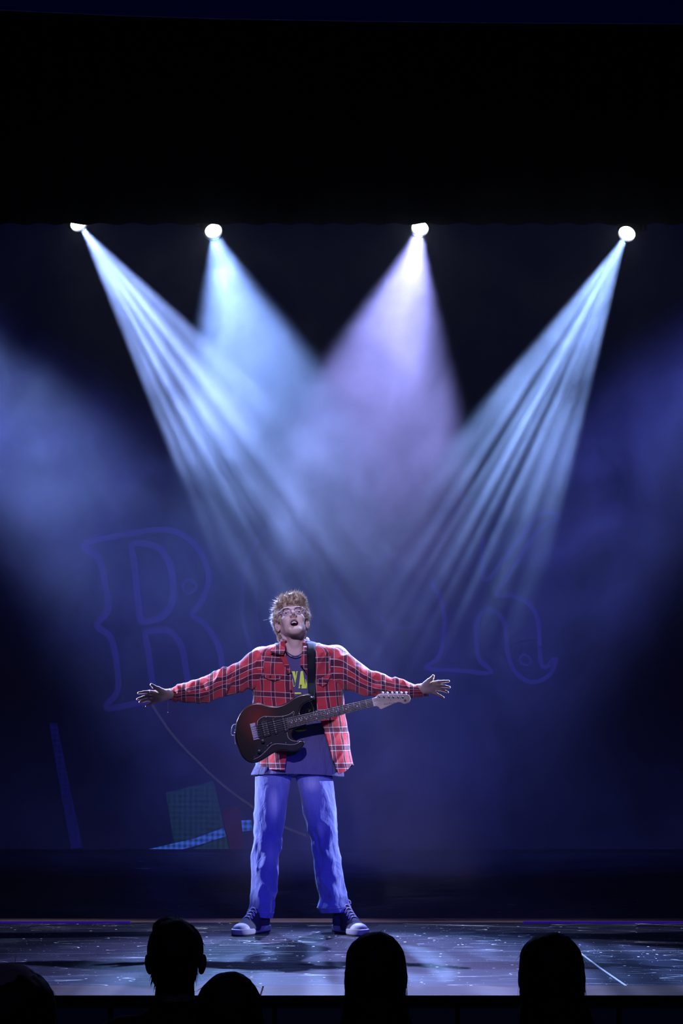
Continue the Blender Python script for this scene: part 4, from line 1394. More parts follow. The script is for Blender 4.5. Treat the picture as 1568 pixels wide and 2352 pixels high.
# ---- sneakers
M_CANVAS = mat('dark_canvas', (0.035, 0.035, 0.07), 0.85, spec=0.2)
M_RUBBER = mat('white_rubber', (0.26, 0.26, 0.36), 0.6)
M_SOLE = mat('dark_outsole', (0.02, 0.02, 0.03), 0.7)
M_LACE = mat('pale_laces', (0.55, 0.55, 0.62), 0.8)
def sole_out(k=0.0):
    pts = [(0, -.140), (.030, -.130), (.038, -.09), (.036, -.03), (.044, .03), (.050, .08), (.044, .125), (.022, .150), (0, .155), (-.022, .148), (-.040, .122), (-.046, .08), (-.040, .03), (-.034, -.03), (-.038, -.09), (-.030, -.130)]
    L_ = smooth_line([(x, y, 0) for x, y in pts], 4, True)
    return [(p.x * (1 + k / .045), p.y * (1 + k / .15)) for p in L_]
def sneaker(ank, yaw, mirror):
    R3 = rotm(0, 0, yaw)
    o0 = np.array((ank.x, ank.y, 0.0)) - R3 @ np.array((0, .085, 0)) * -1
    # local +y is the toe; world forward of an unrotated shoe is -Y
    B = R3 @ np.diag((-1.0 * mirror, -1.0, 1.0))
    o0 = np.array((ank.x, ank.y, 0.0)) - B @ np.array((0, -.085, 0))
    L_ = lambda x, y, z: o0 + B @ np.array((x, y, z))
    root = empty('sneaker'); root.parent = perf; root.location = Vector(o0) - Vector(perf.location)
    s = SDF(o0 - np.array((.2, .2, .0)) + (0, 0, .015), o0 + np.array((.2, .2, .20)), .0028)
    E = lambda c, r, k=.02, op='add': s.ell(L_(*c), r, B, k, op)
    E((0, -.09, .045), (.037, .048, .045), 0); E((0, .03, .030), (.044, .095, .038), .03); E((0, .085, .026), (.043, .060, .028), .02)
    s.cone(L_(0, -.088, .06), L_(0, -.090, .140), .038, .040, .02)
    s.cone(L_(0, -.055, .095), L_(0, .055, .045), .031, .032, .02)
    V, F = s.mesh()
    from_np('upper', V, F, M_CANVAS, root, True)
    out = sole_out(.0)
    n = len(out); V = []
    for zz, k in ((.006, 0.0), (.012, .0025), (.030, .002), (.033, -.002)):
        V += [L_(x, y, zz) for x, y in sole_out(k)]
    F = [(j * n + i, j * n + (i + 1) % n, (j + 1) * n + (i + 1) % n, (j + 1) * n + i) for j in range(3) for i in range(n)] + [tuple(range(n)), tuple(range(3 * n, 4 * n))]
    MB().add(V, F).build('midsole', M_RUBBER, root, smooth=True, label='pale rubber sole edge').data.set_sharp_from_angle(angle=.8)
    V = []
    for zz, k in ((.0005, -.001), (.007, .001)):
        V += [L_(x, y, zz) for x, y in sole_out(k)]
    F = [(i, (i + 1) % n, n + (i + 1) % n, n + i) for i in range(n)] + [tuple(range(n)), tuple(range(n, 2 * n))]
    MB().add(V, F).build('outsole', M_SOLE, root)
    s = SDF(o0 - np.array((.2, .2, 0)) + (0, 0, .02), o0 + np.array((.2, .2, .1)), .0028)
    s.ell(L_(0, .105, .027), (.0445, .046, .032), B, 0)
    from_np('toe_cap', *s.mesh(), M_RUBBER, root, True, label='pale rubber toe cap')
    # tongue, eyelet stays and laces up the instep
    def inst(t):       # a point on the instep ridge, t 0 (toe) .. 1 (ankle)
        y = .060 + (-.062 - .060) * t; z = .074 + (.150 - .074) * t ** 1.25
        return y, z
    b = MB()
    b.ribbon([L_(0, inst(t)[0] - .004, inst(t)[1] - .002) for t in np.linspace(0, 1.12, 10)], .040, .005, tuple(B @ np.array((0, .5, .85))))
    b.build('tongue', M_CANVAS, root, smooth=True)
    b = MB()
    for k in range(7):
        t = k / 6
        y, z = inst(t); y2, z2 = inst(min(1, t + .14))
        for q in (-1, 1):
            b.tube(smooth_line([L_(q * .024, y, z - .006), L_(q * .012, (y + y2) / 2 + .003, (z + z2) / 2 + .006), L_(-q * .010, y2 + .003, z2 + .006), L_(-q * .024, y2, z2 - .006)], 3), .0024, 6)
    yk, zk = inst(.95)
    for q in (-1, 1):
        b.tube(smooth_line([L_(0, yk + .006, zk + .006), L_(q * .022, yk + .014, zk + .010), L_(q * .030, yk + .012, zk - .008), L_(q * .004, yk + .010, zk + .004)], 4), .0022, 6)
        b.tube(smooth_line([L_(0, yk + .006, zk + .006), L_(q * .014, yk + .022, zk - .006), L_(q * .020, yk + .026, zk - .028)], 4), .0020, 6)
    b.build('laces', M_LACE, root, smooth=True)
    return root
sneaker(P(599, 2098, 0.0), math.radians(-27), 1)
sneaker(P(784, 2094, 0.0), math.radians(26), -1)

# ---- ring, watch band, bracelets, strings of beads at the wrists
M_SILVER = mat('silver', (0.75, 0.75, 0.8), 0.25, 1.0)
def ringlet(c, axis, r, t, name, m, n=20):
    axis = Vector(axis).normalized(); u = axis.orthogonal().normalized(); v = axis.cross(u)
    b = MB().tube([Vector(c) + (u * math.cos(a) + v * math.sin(a)) * r for a in np.linspace(0, 2 * PI, n, endpoint=False)], t, 6, closed=True)
    return b.build(name, m, perf, smooth=True)
ringlet(P(344.5, 1589, -.082), (1, 0, .05), .0095, .0018, 'ring', M_SILVER)
ringlet(P(345.5, 1606, -.083), (1, 0, -.15), .0090, .0014, 'ring', M_SILVER)
ringlet(P(386.5, 1595, -.058), (1, 0, -.1), .0235, .0022, 'bracelet', M_SILVER)
ringlet(P(984, 1580, -.088), (1, 0, 0), .0240, .0018, 'bracelet', M_BTN)
b = MB().tube([P(385, 1605, -.07), P(386, 1622, -.07), P(385.5, 1636, -.07)], .0006, 5); b.sphere(P(385.5, 1636, -.07), .0022)
b.build('bracelet_pendant', M_SILVER, perf, smooth=True)

# ================================================================== THE GUITAR
YG = -0.205
def G(zx, zy, o=0.0):
    """point on the guitar's top (o metres in front of it)"""
    return P(500 + zx * .3061, 1560 + zy * .3061, YG) + Vector((0, -o, 0))
def GP(px, py, o=0.0):
    return P(px, py, YG) + Vector((0, -o, 0))
gt = empty('electric_guitar', GP(620, 1680) + Vector((0, .02, 0)), 'dark red sunburst electric guitar with pale headstock slung on a black strap', 'guitar')
M_BURST = mat('red_sunburst_lacquer', (0.10, 0.01, 0.01), 0.28, spec=0.6)
g = NG(M_BURST)
M_BURST.node_tree.nodes['Principled BSDF'].inputs['Coat Weight'].default_value = 0.6
geo = g.n('NewGeometry').outputs['Position']
cc = GP(592, 1655)
dd = g.n('VectorMath', operation='DISTANCE'); g.l(g.map(geo, (1 / .085, 0, 1 / .10)), dd.inputs[0]); dd.inputs[1].default_value = (cc.x / .085, 0, cc.z / .10)
c = g.ramp(g.math('MULTIPLY', dd.outputs['Value'], .5), [(0.05, (0.13, 0.010, 0.008)), (0.30, (0.070, 0.006, 0.007)), (0.60, (0.010, 0.004, 0.006)), (1.0, (0.006, 0.004, 0.007))])
g.l(c, g.bsdf.inputs['Base Color'])
M_GUARD = mat('black_pickguard', (0.006, 0.007, 0.014), 0.3)
M_GEDGE = mat('pickguard_bevel', (0.62, 0.60, 0.66), 0.35)
M_CHROME = mat('chrome', (0.48, 0.48, 0.66), 0.32, 1.0)
M_PLASTIC = mat('black_plastic', (0.01, 0.01, 0.014), 0.35)
M_MAPLE = mat('pale_maple', (0.52, 0.44, 0.42), 0.4)
g = NG(M_MAPLE); c = g.mix(g.noise(g.map(g.coord('Object'), (4, 30, 60)), 1.0, 3), (0.46, 0.38, 0.37), (0.60, 0.52, 0.50)); g.l(c, g.bsdf.inputs['Base Color'])
M_BOARD = mat('rosewood_board', (0.030, 0.020, 0.022), 0.5)
M_STEEL = mat('steel_string', (0.42, 0.42, 0.52), 0.35, 1.0)
M_INLAY = mat('pale_inlay', (0.7, 0.7, 0.72), 0.3)
M_INK = mat('black_ink', (0.015, 0.012, 0.03), 0.5)
body_out = [(684, 1724), (668, 1727), (653, 1723.5), (640, 1725), (628, 1730), (616, 1737.5), (604, 1745), (592, 1751), (579, 1753), (566, 1748), (555, 1737), (547, 1719), (541, 1699), (540, 1680), (542, 1661), (548, 1645), (558, 1630), (572, 1619), (587, 1614.5),
            (601, 1616), (616, 1620.5), (632, 1622), (647, 1619), (661, 1612), (676, 1601.5), (691, 1595.5), (706, 1593.5), (717, 1596), (720.5, 1602), (716, 1608.5), (705, 1612.5), (695, 1619), (689, 1629), (688, 1641), (700, 1648), (706, 1655), (692, 1666), (678, 1674), (671.5, 1684), (673, 1694), (681, 1700.5), (691, 1700), (698, 1702), (698.5, 1709), (693, 1717.5)]
def gto3(p, o):
    return Vector((p[0], p[1] - o, p[2])) if len(p) == 3 else None
ln = smooth_line([GP(x, y) for x, y in body_out], 4, True)
prism('body', [tuple(p) for p in ln], 0.0, -0.043, M_BURST, gt, bevel=.007, seg=4, to3=gto3)
pg = [(298, 345), (298, 318), (318, 294), (350, 280), (400, 281), (450, 281), (500, 275), (540, 262), (560, 246), (569, 243), (573, 250), (566, 274), (560, 283), (532, 300), (535, 352), (525, 372), (521, 400), (528, 436), (548, 456), (580, 465), (608, 464), (613, 468), (604, 477), (575, 489), (540, 491), (500, 488), (455, 484), (425, 487), (395, 503), (362, 538), (325, 572), (290, 593), (268, 600), (272, 575), (288, 525), (300, 470), (302, 400)]
ln = smooth_line([G(x, y) for x, y in pg], 3, True)
gd = prism('pickguard', [tuple(p) for p in ln], 0.0028, 0.0, M_GUARD, gt, to3=gto3)
b = MB()
vis = smooth_line([G(x, y, .0026) for x, y in pg[:12]], 4); b.tube(vis, .0009, 5)
vis = smooth_line([G(x, y, .0026) for x, y in pg[14:33]], 4); b.tube(vis, .0009, 5)
b.build('bevel_line', M_GEDGE, gd, smooth=True, label='pale pickguard edge')
scr_pts = [(303, 322), (362, 285), (428, 286), (494, 282), (560, 256), (516, 404), (357, 422), (312, 448), (402, 478), (428, 487), (510, 478), (600, 470), (356, 516), (352, 543), (273, 583), (527, 380)]
for x, y in scr_pts:
    MB().sphere(G(x, y, .0030), (.0019, .0010, .0019), 8, 6).build('screw', M_CHROME, gd, smooth=True)

nut = G(1163, 174); brg = G(284, 391)
ax = (nut - brg); SL = ax.length; ax.normalize()
pr = Vector((0, -1, 0)).cross(ax).normalized()
if pr.z < 0: pr = -pr
GR = Matrix((ax, Vector((0, 1, 0)), pr)).transposed()
def A(t, s, o=0.0):
    """t metres from the bridge towards the nut, s metres up across the strings, o in front of the top"""
    return brg + ax * t + pr * s + Vector((0, -o, 0))
# neck
fb0 = SL * (1 - .7194) - .010
def slab4(b, t0, t1, s0, s1, s2, s3, o0, o1):
    V = [A(t0, s0, o0), A(t0, s1, o0), A(t1, s2, o0), A(t1, s3, o0), A(t0, s0, o1), A(t0, s1, o1), A(t1, s2, o1), A(t1, s3, o1)]
    return b.add(V, [(0, 1, 2, 3), (7, 6, 5, 4), (0, 4, 5, 1), (1, 5, 6, 2), (2, 6, 7, 3), (3, 7, 4, 0)])
wN, wB = .0205, .0265
b = MB()
prof = [(-1, .004), (-.96, -.004), (-.7, -.013), (0, -.018), (.7, -.013), (.96, -.004), (1, .004)]
V = []; N_ = 8
for j in range(N_ + 1):
    t = fb0 + .01 + (SL - fb0 - .01) * j / N_
    wd = wB + (wN - wB) * j / N_
    V += [A(t, s_ * wd, o_) for s_, o_ in prof]
k = len(prof)
F = [(j * k + i, j * k + i + 1, (j + 1) * k + i + 1, (j + 1) * k + i) for j in range(N_) for i in range(k - 1)] + [tuple(range(k)), tuple(N_ * k + i for i in range(k))]
neck = MB().add(V, F).build('neck', M_MAPLE, gt, smooth=True)
fb = slab4(MB(), fb0, SL, -wB, wB, wN, -wN, .004, .0095).build('fingerboard', M_BOARD, neck, label='dark fingerboard')
for n_ in range(1, 23):
    t = SL * 2 ** (-n_ / 12); q = (t - fb0) / (SL - fb0); wd = wB + (wN - wB) * q
    MB().tube([A(t, -wd, .0095), A(t, wd, .0095)], .0011, 6).build('fret', M_STEEL, neck, smooth=True)
for n_ in (3, 5, 7, 9, 12, 15, 17, 19, 21):
    t = (SL * 2 ** (-n_ / 12) + SL * 2 ** (-(n_ - 1) / 12)) / 2
    for s_ in ((-.010, .010) if n_ == 12 else (0,)):
        MB().cyl(A(t, s_, .0094), A(t, s_, .0099), .0024, n=10).build('inlay_dot', M_INLAY, neck)
slab4(MB(), SL, SL + .004, -wN, wN, wN, -wN, .004, .0118).build('nut', M_INLAY, neck)
# headstock
hs = [(1160, 144), (1178, 137), (1192, 124), (1205, 114), (1225, 110), (1300, 110), (1400, 112), (1425, 114), (1440, 126), (1446, 146), (1438, 168), (1420, 182), (1400, 187), (1382, 180), (1368, 173), (1350, 173), (1320, 184), (1275, 204), (1226, 226), (1214, 222), (1207, 210), (1190, 203), (1166, 204)]
ln = [G(x, y) for x, y in hs]
head = prism('headstock', [tuple(p) for p in ln], 0.004, -0.011, M_MAPLE, gt, bevel=.0015, seg=2, to3=gto3, label='pale wooden headstock')
posts = [(1212, 130), (1247, 131), (1283, 132), (1317, 133), (1352, 134), (1387, 135)]
for i, (x, y) in enumerate(posts):
    tn = empty('tuner'); tn.parent = gt; tn.location = G(x, y) - gt.location
    b = MB().cyl(G(x, y, .003), G(x, y, .015), .0030, .0026, 10); b.cyl(G(x, y, .004), G(x, y, .006), .0052, n=12)
    b.build('post', M_CHROME, tn, smooth=True)
    kx = x + 26
    b = MB().cyl(G(kx, 118, -.015), G(kx, 106, -.015), .0024, n=8)
    b.sphere(G(kx, 101, -.015), (.0062, .0035, .0050), 12, 8)
    b.build('peg', M_CHROME, tn, smooth=True)
    MB().box(G(x + 10, 128, -.015), (.007, .004, .008)).build('housing', M_CHROME, tn, bevel=.001)
# lettering on the headstock
ang = math.atan2(13, 85) + .02
def put_text(s_, size, zx, zy, rot, parent, name='lettering', wide=1.0):
    me = text_mesh(s_, size, .0002)
    me.transform(Matrix.Diagonal((wide, 1, 1, 1)))
    me.transform(Matrix.Translation(G(zx, zy, .0045)) @ Matrix.Rotation(-rot, 4, 'Y') @ Matrix.Rotation(PI / 2, 4, 'X'))
    return link(name, me, M_INK, parent, False)
put_text('PACIFICA', .0105, 1288, 184, ang, head, wide=1.25)
put_text('S', .012, 1295, 158, ang, head)
c0 = G(1405, 160, .0046)
b = MB().tube([c0 + Vector((math.cos(a) * .0062, 0, math.sin(a) * .0062)) for a in np.linspace(0, 2 * PI, 24, endpoint=False)], .0006, 5, closed=True)
for k_ in range(3):
    a = PI / 2 + k_ * PI / 3
    d_ = Vector((math.cos(a), 0, math.sin(a))) * .0048
    b.tube([c0 - d_, c0 + d_], .0005, 5)
    for q in (-1, 1):
        e = d_ * q; sd_ = Vector((-math.sin(a), 0, math.cos(a))) * .0009
        b.tube([c0 + e * .45 - sd_, c0 + e - sd_], .0004, 5); b.tube([c0 + e * .45 + sd_, c0 + e + sd_], .0004, 5)
b.build('round_emblem', M_INK, head)
# strings
for i in range(6):
    s0 = (.026 - .0104 * i); s1 = (.0175 - .0070 * i)
    px_, py_ = posts[i]
    r_ = (.00055, .0005, .00045, .0004, .00035, .0003)[i] * 1.25
    MB().tube([A(-.012, s0, .010), A(0, s0, .0145), A(SL, s1, .0125), G(px_, py_, .009)], r_, 5).build('string', M_STEEL, gt, smooth=True)
# bridge
br = empty('bridge'); br.parent = gt; br.location = brg - gt.location
MB().box(A(-.006, 0, .004), (.014, .0025, .041), GR).build('plate', M_CHROME, br, bevel=.0012)
for i in range(6):
    s0 = (.026 - .0104 * i)
    b = MB().box(A(-.004, s0, .009), (.011, .0032, .0044), GR)
    b.cyl(A(-.018, s0, .009), A(.000, s0, .009), .0014, n=8)
    for q in (-1, 1): b.cyl(A(.004, s0 + q * .0026, .006), A(.004, s0 + q * .0026, .0150), .0012, n=6)
    b.build('saddle', M_CHROME, br, bevel=.0006)
for i in range(6):
    s0 = (.028 - .0112 * i); MB().sphere(A(.011, s0, .0065), (.0022, .0012, .0022), 8, 6).build('screw', M_CHROME, br, smooth=True)
# pickups
def pickup(t, w_, cols, name):
    pk = empty(name); pk.parent = gt; pk.location = A(t, 0) - gt.location
    MB().box(A(t, 0, .004), (w_, .0045, .0385), GR).build('cover', M_PLASTIC, pk, bevel=.003)
    for c_ in cols:
        for i in range(6):
            s0 = (.0255 - .0102 * i)
            MB().cyl(A(t + c_, s0, .008), A(t + c_, s0, .0098), .0022, n=10).build('pole_piece', M_CHROME, pk, smooth=False)
    for q in (-1, 1): MB().sphere(A(t, q * .043, .0035), (.0017, .001, .0017), 8, 6).build('screw', M_CHROME, pk, smooth=True)
def proj_t(zx, zy): return (G(zx, zy) - brg).dot(ax)
pickup(proj_t(358, 372), .0185, (-.009, .009), 'humbucking_pickup')
pickup(proj_t(428, 355), .0088, (0,), 'single_coil_pickup')
pickup(proj_t(500, 338), .0088, (0,), 'single_coil_pickup')
for x, y in ((338, 466), (311, 543)):
    kn = MB().cyl(G(x, y, .002), G(x, y, .018), .0098, .0085, 24).build('control_knob', M_PLASTIC, gt, smooth=True, bevel=.001)
    b = MB()
    for k_ in range(10):
        a = 2 * PI * k_ / 10
        b.sphere(G(x, y, .0165) + Vector((math.cos(a) * .0082, 0, math.sin(a) * .0082)), .0009, 6, 4)
    b.build('knob_marks', M_INLAY, kn)
sw = MB().tube([G(392, 486, .002), G(385, 492, .012)], [.0022, .003], 8).build('pickup_switch', M_PLASTIC, gt, smooth=True)
MB().ribbon([G(368, 502, .0028), G(400, 476, .0028)], .0016, .0004).build('switch_slot', M_STEEL, gt)
# strap
M_STRAP = mat('black_strap_webbing', (0.008, 0.010, 0.018), 0.8, spec=0.12)
g = NG(M_STRAP); g.bump(g.noise(g.map(g.coord('Object'), (500, 500, 500)), 1.0, 2), .08, .001)
def tf(px, py, extra):
    p = P(px, py, -.11); return P(px, py, float(torso_front(p.x, p.z)[0]) - extra)
sp_ = [(P(709, 1606, -.195), P(722, 1607, -.188)), (P(707.5, 1590, -.185), P(723.5, 1590, -.18)), (tf(706.5, 1565, .028), tf(723.5, 1565, .028)), (tf(706, 1540, .018), tf(723.5, 1540, .018)), (tf(705, 1515, .014), tf(723.5, 1515, .014)),
       (tf(704, 1497, .012), tf(724, 1497, .012)), (P(703, 1483, -.072), P(724.5, 1485, -.07)), (P(702, 1473, -.03), P(725, 1478, -.03)), (P(701, 1470, .02), P(725, 1476, .02)), (P(700, 1474, .07), P(722, 1481, .075)),
       (P(690, 1500, .125), P(712, 1506, .13)), (P(655, 1560, .155), P(676, 1572, .155)), (P(605, 1625, .150), P(618, 1640, .150)), (P(570, 1655, .09), P(576, 1672, .09)), (P(548, 1668, -.02), P(550, 1686, -.02)), (P(541, 1674, -.10), P(541, 1690, -.10)), (P(539, 1678, -.165), P(539, 1690, -.165))]
Ls = smooth_line([a for a, _ in sp_], 6); Rs = smooth_line([b_ for _, b_ in sp_], 6)
V = []; F = []
for i, (a, c_) in enumerate(zip(Ls, Rs)):
    for k_ in range(5):
        V.append(a.lerp(c_, k_ / 4))
    if i:
        q = (i - 1) * 5
        F += [(q + k_, q + k_ + 1, q + k_ + 6, q + k_ + 5) for k_ in range(4)]
strap = from_np('strap', V, F, M_STRAP, gt, True)
md = strap.modifiers.new('thick', 'SOLIDIFY'); md.thickness = .003; md.offset = 0
MB().cyl(GP(715, 1602, 0), GP(715, 1602, .010), .0045, .0055, 12).build('strap_button', M_CHROME, gt, smooth=True)
MB().cyl(GP(541, 1684, -.02), GP(536, 1684, -.02), .0045, .0055, 12).build('strap_button', M_CHROME, gt, smooth=True)
b = MB().tube(smooth_line([G(140, 340, -.015), G(118, 342, -.015), G(106, 362, -.015), G(99, 405, -.015), G(106, 422, -.015), G(130, 420, -.015)], 4), .0022, 8)
b.tube(smooth_line([G(124, 424, -.018), G(126, 455, -.018), G(132, 490, -.018)], 4), .0016, 8)
b.build('strap_loop', mat('pale_leather_edge', (.35, .33, .38), .5), gt, smooth=True)

# ================================================================== THE AUDIENCE (seated with their backs to the camera)
M_AHAIR = mat('dark_hair', (0.008, 0.006, 0.005), 0.6, spec=0.2)
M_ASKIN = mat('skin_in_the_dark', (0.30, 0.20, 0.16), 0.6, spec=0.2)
M_ACLOTH = mat('dark_knit', (0.010, 0.010, 0.013), 0.95, spec=0.1)
M_ATROU = mat('dark_trousers', (0.008, 0.009, 0.014), 0.9, spec=0.1)
M_SEATF = mat('navy_seat_fabric', (0.035, 0.04, 0.13), 0.8, spec=0.3)
FL = -0.85
def theatre_seat(x, Y, label, ztop=.155):
    t = empty('theater_seat', (x, Y, FL), label, 'seat', 'theatre seats under the audience')
    # padded back: an upright slab with a rounded top
    out = [(-.215, -.48), (.215, -.48), (.222, -.1), (.218, ztop - .06), (.190, ztop - .018), (.120, ztop), (-.120, ztop), (-.190, ztop - .018), (-.218, ztop - .06), (-.222, -.1)]
    pts = smooth_line([(x + a, Y - .27 - (b_ + .48) * .10, b_) for a, b_ in out], 4, True)
    prism('backrest', [tuple(p) for p in pts], 0.0, -.07, M_SEATF, t, bevel=.02, seg=4, to3=lambda p, o: Vector((p[0], p[1] - o, p[2])))
    MB().box((x, Y - .02, -.445), (.205, .22, .05)).build('seat', M_SEATF, t, bevel=.03, seg=3)
    for q in (-1, 1):
        MB().box((x + q * .232, Y - .05, -.22), (.017, .20, .02)).build('armrest', M_BLACK, t, bevel=.008)
        b = MB().box((x + q * .232, Y - .08, -.545), (.016, .11, .305)); b.build('leg', M_BLACK, t, bevel=.004)
    return t

def figure(px, py, Y, label, kind, sc=1.0, sh=.19, lean=0.0):
    top = P(px, py, Y)
    x = top.x
    seat = -.395
    hc = Vector((x, Y, top.z - (.118 if kind != 'dome' else .125) * sc))           # head centre
    k = (hc.z - seat) / .72                                        # torso scale
    t = empty('person', (x, Y, FL), label, 'person')
    # body: head, neck, trunk, arms on the lap, legs to the floor, all one skin
    sh_z = hc.z - .200 * k
    hV = []; 
    s = SDF((x - .11, Y - .13, hc.z - .17), (x + .11, Y + .15, hc.z + .14), .004)
    s.ell(hc + Vector((0, -.01, .02)), (.073 * sc, .092 * sc, .082 * sc), None, 0)
    s.ell(hc + Vector((0, .03, -.03)), (.058 * sc, .06 * sc, .08 * sc), None, .02)
    s.ell(hc + Vector((0, .075, -.085)), (.02, .018, .018), None, .02)
    s.cone(hc + Vector((0, .09, .01)), hc + Vector((0, .112, -.025)), .008, .011, .01)
    for q in (-1, 1):
        s.ell(hc + Vector((q * .078 * sc, 0, -.015)), (.010, .017, .030), rotm(0, q * .15, -q * .35), .005)
        s.ell(hc + Vector((q * .031, .090, .008)), (.014, .012, .010), None, .008, 'sub')
    s.cone(hc + Vector((-.022, .092, -.062)), hc + Vector((.022, .092, -.062)), .006, .006, .004)
    s.cone(hc + Vector((0, -.015, -.05)), Vector((x, Y - .02, sh_z + .02)), .054 * sc, .062 * sc, .02)
    V1, F1 = s.mesh()
    s = SDF((x - .36, Y - .25, FL), (x + .36, Y + .72, hc.z - .13), .010)
    def build(sdf, g):
        sdf.cone((x, Y - .02, hc.z - .10), (x, Y - .02, sh_z), .055, .070 + g, .03)
        sdf.cone((x - sh * .72, Y - .02, sh_z - .02), (x + sh * .72, Y - .02, sh_z - .02), .056 + g, .056 + g, .05)
        sdf.ell((x, Y - .02, sh_z - .13), (sh * .88 + g, .10 + g, .17), None, .05)
        sdf.ell((x, Y - .03, seat + .15), (.15 + g, .10 + g, .17), None, .05)
        for q in (-1, 1):
            S_ = (x + q * sh, Y - .01, sh_z - .045); E_ = (x + q * (sh + .015), Y + .05, sh_z - .30); W_ = (x + q * .12, Y + .28, seat + .13)
            sdf.cone(S_, E_, .050 + g, .040 + g, .03); sdf.cone(E_, W_, .038 + g, .027 + g, .02)
    build(s, 0)
    for q in (-1, 1):
        hp = (x + q * .085, Y - .01, seat + .07); kn = (x + q * .12, Y + .44, seat + .05); an = (x + q * .13, Y + .46, FL + .08)
        s.cone(hp, kn, .078, .055, .03); s.cone(kn, an, .050, .036, .02)
        s.cone((x + q * .13, Y + .43, FL + .045), (x + q * .14, Y + .60, FL + .035), .035, .030, .02)
        w_ = Vector((x + q * .12, Y + .28, seat + .13)); s.cone(w_, w_ + Vector((-q * .02, .07, .0)), .026, .026, .01)
        for i in range(4):
            f0 = w_ + Vector((-q * .03 + q * .018 * i, .09, .0)); s.chain([f0, f0 + Vector((0, .04, .0)), f0 + Vector((0, .062, -.02))], [.009, .008, .007], .004)
        s.chain([w_ + Vector((-q * .03, .03, 0)), w_ + Vector((-q * .055, .07, .0))], [.010, .008], .004)
    V2, F2 = s.mesh()
    from_np('body', np.concatenate([V1, V2]), np.concatenate([F1, F2 + len(V1)]), M_ASKIN, t, True)
    s = SDF((x - .37, Y - .26, seat - .0), (x + .37, Y + .34, sh_z + .09), .009)
    build(s, .010)
    from_np('sweater', *s.mesh(), M_ACLOTH, t, True)
    s = SDF((x - .26, Y - .22, FL + .05), (x + .26, Y + .60, seat + .26), .010)
    s.ell((x, Y - .03, seat + .11), (.17, .12, .13), None, 0)
    for q in (-1, 1):
        s.cone((x + q * .085, Y - .01, seat + .07), (x + q * .12, Y + .44, seat + .05), .088, .064, .03)
        s.cone((x + q * .12, Y + .44, seat + .05), (x + q * .13, Y + .46, FL + .09), .060, .052, .02)
    from_np('trousers', *s.mesh(), M_ATROU, t, True)
    # hair
    rg = np.random.default_rng(int(px) + 5)
    if kind == 'short':
        s = SDF((x - .13, Y - .15, hc.z - .16), (x + .13, Y + .15, hc.z + .15), .004)
        s.ell(hc + Vector((0, -.012, .030)), (.080, .098, .085), None, 0)
        s.ell(hc + Vector((-.02, .04, .085)), (.05, .055, .032), None, .02)
        s.ell(hc + Vector((0, -.05, -.03)), (.066, .055, .065), None, .02)
        s.ell(hc + Vector((0, .10, -.05)), (.075, .07, .085), None, .01, 'sub')
        for q in (-1, 1): s.ell(hc + Vector((q * .088, .015, -.03)), (.020, .035, .04), None, .008, 'sub')
        tipd, N_ = .020, 900
    elif kind == 'long':
        s = SDF((x - .22, Y - .22, hc.z - .48), (x + .22, Y + .17, hc.z + .15), .005)
        s.ell(hc + Vector((0, -.010, .022)), (.086 * sc, .103, .096), None, 0)
        for i, (dz, rx, ry, yo) in enumerate(((-.03, .088, .090, -.02), (-.09, .090, .080, -.03), (-.13, .096, .070, -.04), (-.17, .112, .060, -.055), (-.21, .128, .050, -.07), (-.30, .134, .040, -.08))):
            s.ell(hc + Vector((lean * i * .004, yo, dz)), (rx * sc, ry, .055), None, .03)
        s.ell(hc + Vector((0, .11, -.05)), (.062, .075, .10), None, .01, 'sub')
        tipd, N_ = .05, 1500
    else:
        s = SDF((x - .19, Y - .20, hc.z - .26), (x + .19, Y + .17, hc.z + .16), .005)
        s.ell(hc + Vector((0, -.010, .022)), (.083 * sc, .100 * sc, .098), None, 0)
        for dz, rx, ry, yo in ((-.04, .086, .088, -.02), (-.10, .088, .078, -.03), (-.16, .086, .060, -.04)):
            s.ell(hc + Vector((0, yo, dz)), (rx * sc, ry * sc, .05), None, .03)
        s.ell(hc + Vector((0, .11, -.05)), (.062, .075, .10), None, .01, 'sub')
        tipd, N_ = .035, 1200
    V, F = s.mesh()
    L = V - np.array(hc)
    n_ = L * np.array((1, 1, .6)); n_ /= np.linalg.norm(n_, axis=1)[:, None] + 1e-9
    V = V + n_ * (fnoise(L * np.array((1, 1, .25)), 60, 2.0) * .0035)[:, None]
    h = from_np('hair', V, F, M_AHAIR, t, True)
    lV, lF = [], []
    for i in rg.choice(len(V), N_):
        if L[i, 2] > -.02 and rg.random() < .88: continue
        p = V[i]; n = n_[i]; upz = np.clip((L[i, 2] - .02) / .07, 0, 1)
        d = n * (.05 if kind != 'short' else .4) + np.array((0, -.1, -1.0)) * (1 - upz) + np.array((n[0], n[1] - .2, .1)) * upz * .35 + rg.normal(0, .05, 3)
        d /= np.linalg.norm(d); ln_ = tipd * rg.uniform(.5, 1.3); b0 = len(lV)
        for kk in range(4):
            tt = kk / 3; c = p - n * .001 + d * ln_ * tt + np.array((0, 0, -1)) * ln_ * .3 * tt * tt; ww = .0009 * (1 - .8 * tt)
            for m_ in range(3):
                a = 2 * PI * m_ / 3; lV.append(c + np.array((math.cos(a), math.sin(a), 0)) * ww)
        for kk in range(3):
            for m_ in range(3):
                a = b0 + kk * 3 + m_; c2 = b0 + kk * 3 + (m_ + 1) % 3; lF.append((a, c2, c2 + 3, a + 3))
    from_np('loose_strands', lV, lF, M_AHAIR, h, True)
    return t
figure(404, 2108, -4.1, 'silhouetted onlooker with short hair and both ears showing, left of the singer', 'short', 1.0, .20)
figure(862, 2138, -4.1, 'silhouetted onlooker with straight long hair just right of the singer\'s feet', 'long', 1.0, .17)
figure(1264, 2133, -4.1, 'silhouetted onlooker with loose long hair, rightmost of the audience heads', 'long', 1.07, .18, 1.0)
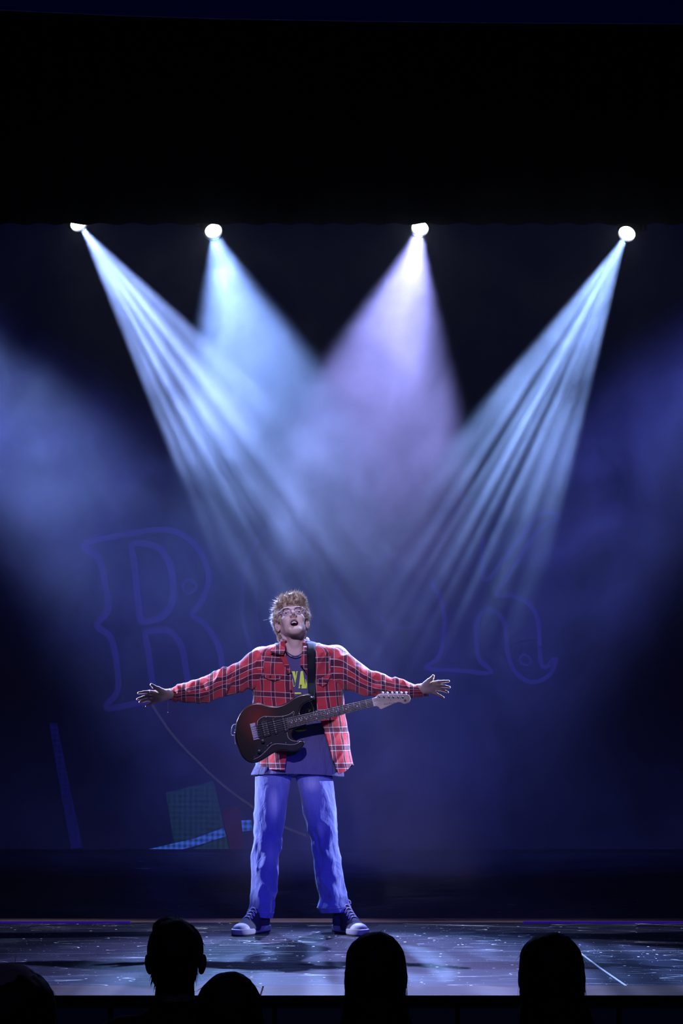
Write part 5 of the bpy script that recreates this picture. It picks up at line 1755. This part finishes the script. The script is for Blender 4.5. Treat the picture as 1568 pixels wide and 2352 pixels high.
figure(527, 2228, -5.0, 'small silhouetted onlooker with rounded hair, between the short-haired and long-haired ones', 'dome', .97, .16)
figure(22, 2173, -5.4, 'silhouetted onlooker cut off by the left edge of the frame', 'dome', 1.30, .20)
for px, Y, lab in ((398, -4.1, 'dark navy theatre seat under the short-haired onlooker'), (866, -4.1, 'dark navy theatre seat behind the straight-haired onlooker right of the singer'),
                   (1282, -4.1, 'dark navy theatre seat at the right, behind the loose long hair'), (527, -5.0, 'dark navy theatre seat under the smallest onlooker'), (10, -5.4, 'dark navy theatre seat at the left edge of the frame')):
    theatre_seat(P(px, 2300, Y).x, Y, lab)

# ================================================================== HAZE
hz = bpy.data.materials.new('stage_haze')
hz.use_nodes = True
nt = hz.node_tree
nt.nodes.remove(nt.nodes['Principled BSDF'])
g = NG(hz)
vs = g.n('VolumeScatter')
vs.inputs['Color'].default_value = (0.92, 0.94, 1.0, 1)
vs.inputs['Anisotropy'].default_value = 0.15
co = g.coord('Object')
sp = g.n('SeparateXYZ'); g.l(co, sp.inputs[0])
n1 = g.noise(g.map(co, (1.25, 1.1, 1.0), (2.3, 0, 0.6)), 1.0, 4.0, 0.62, 1.4)
cl = g.ramp(n1, [(0.36, 0.22), (0.50, 1.0), (0.62, 2.4)])
# thins out towards the forestage and near the roof
fy = g.n('MapRange'); fy.inputs['From Min'].default_value = 0.55; fy.inputs['From Max'].default_value = 1.6
g.l(sp.outputs[1], fy.inputs['Value'])
den = g.math('MULTIPLY', cl, fy.outputs[0])
fz = g.n('MapRange'); fz.inputs['From Min'].default_value = 4.7; fz.inputs['From Max'].default_value = 2.8; fz.inputs['To Min'].default_value = 0.40; fz.inputs['To Max'].default_value = 1.15
g.l(sp.outputs[2], fz.inputs['Value'])
den = g.math('MULTIPLY', den, fz.outputs[0])
den = g.math('MULTIPLY', den, 0.088)
g.l(den, vs.inputs['Density'])
g.l(vs.outputs[0], nt.nodes['Material Output'].inputs['Volume'])
hb = MB().box((0, 3.42, 2.28), (4.5, 2.93, 2.26)).build('stage_haze', hz)
tag(hb, 'thin drifting bluish haze filling the stage behind the performer', 'haze', kind='stuff')
hz.cycles.volume_step_rate = 1.0
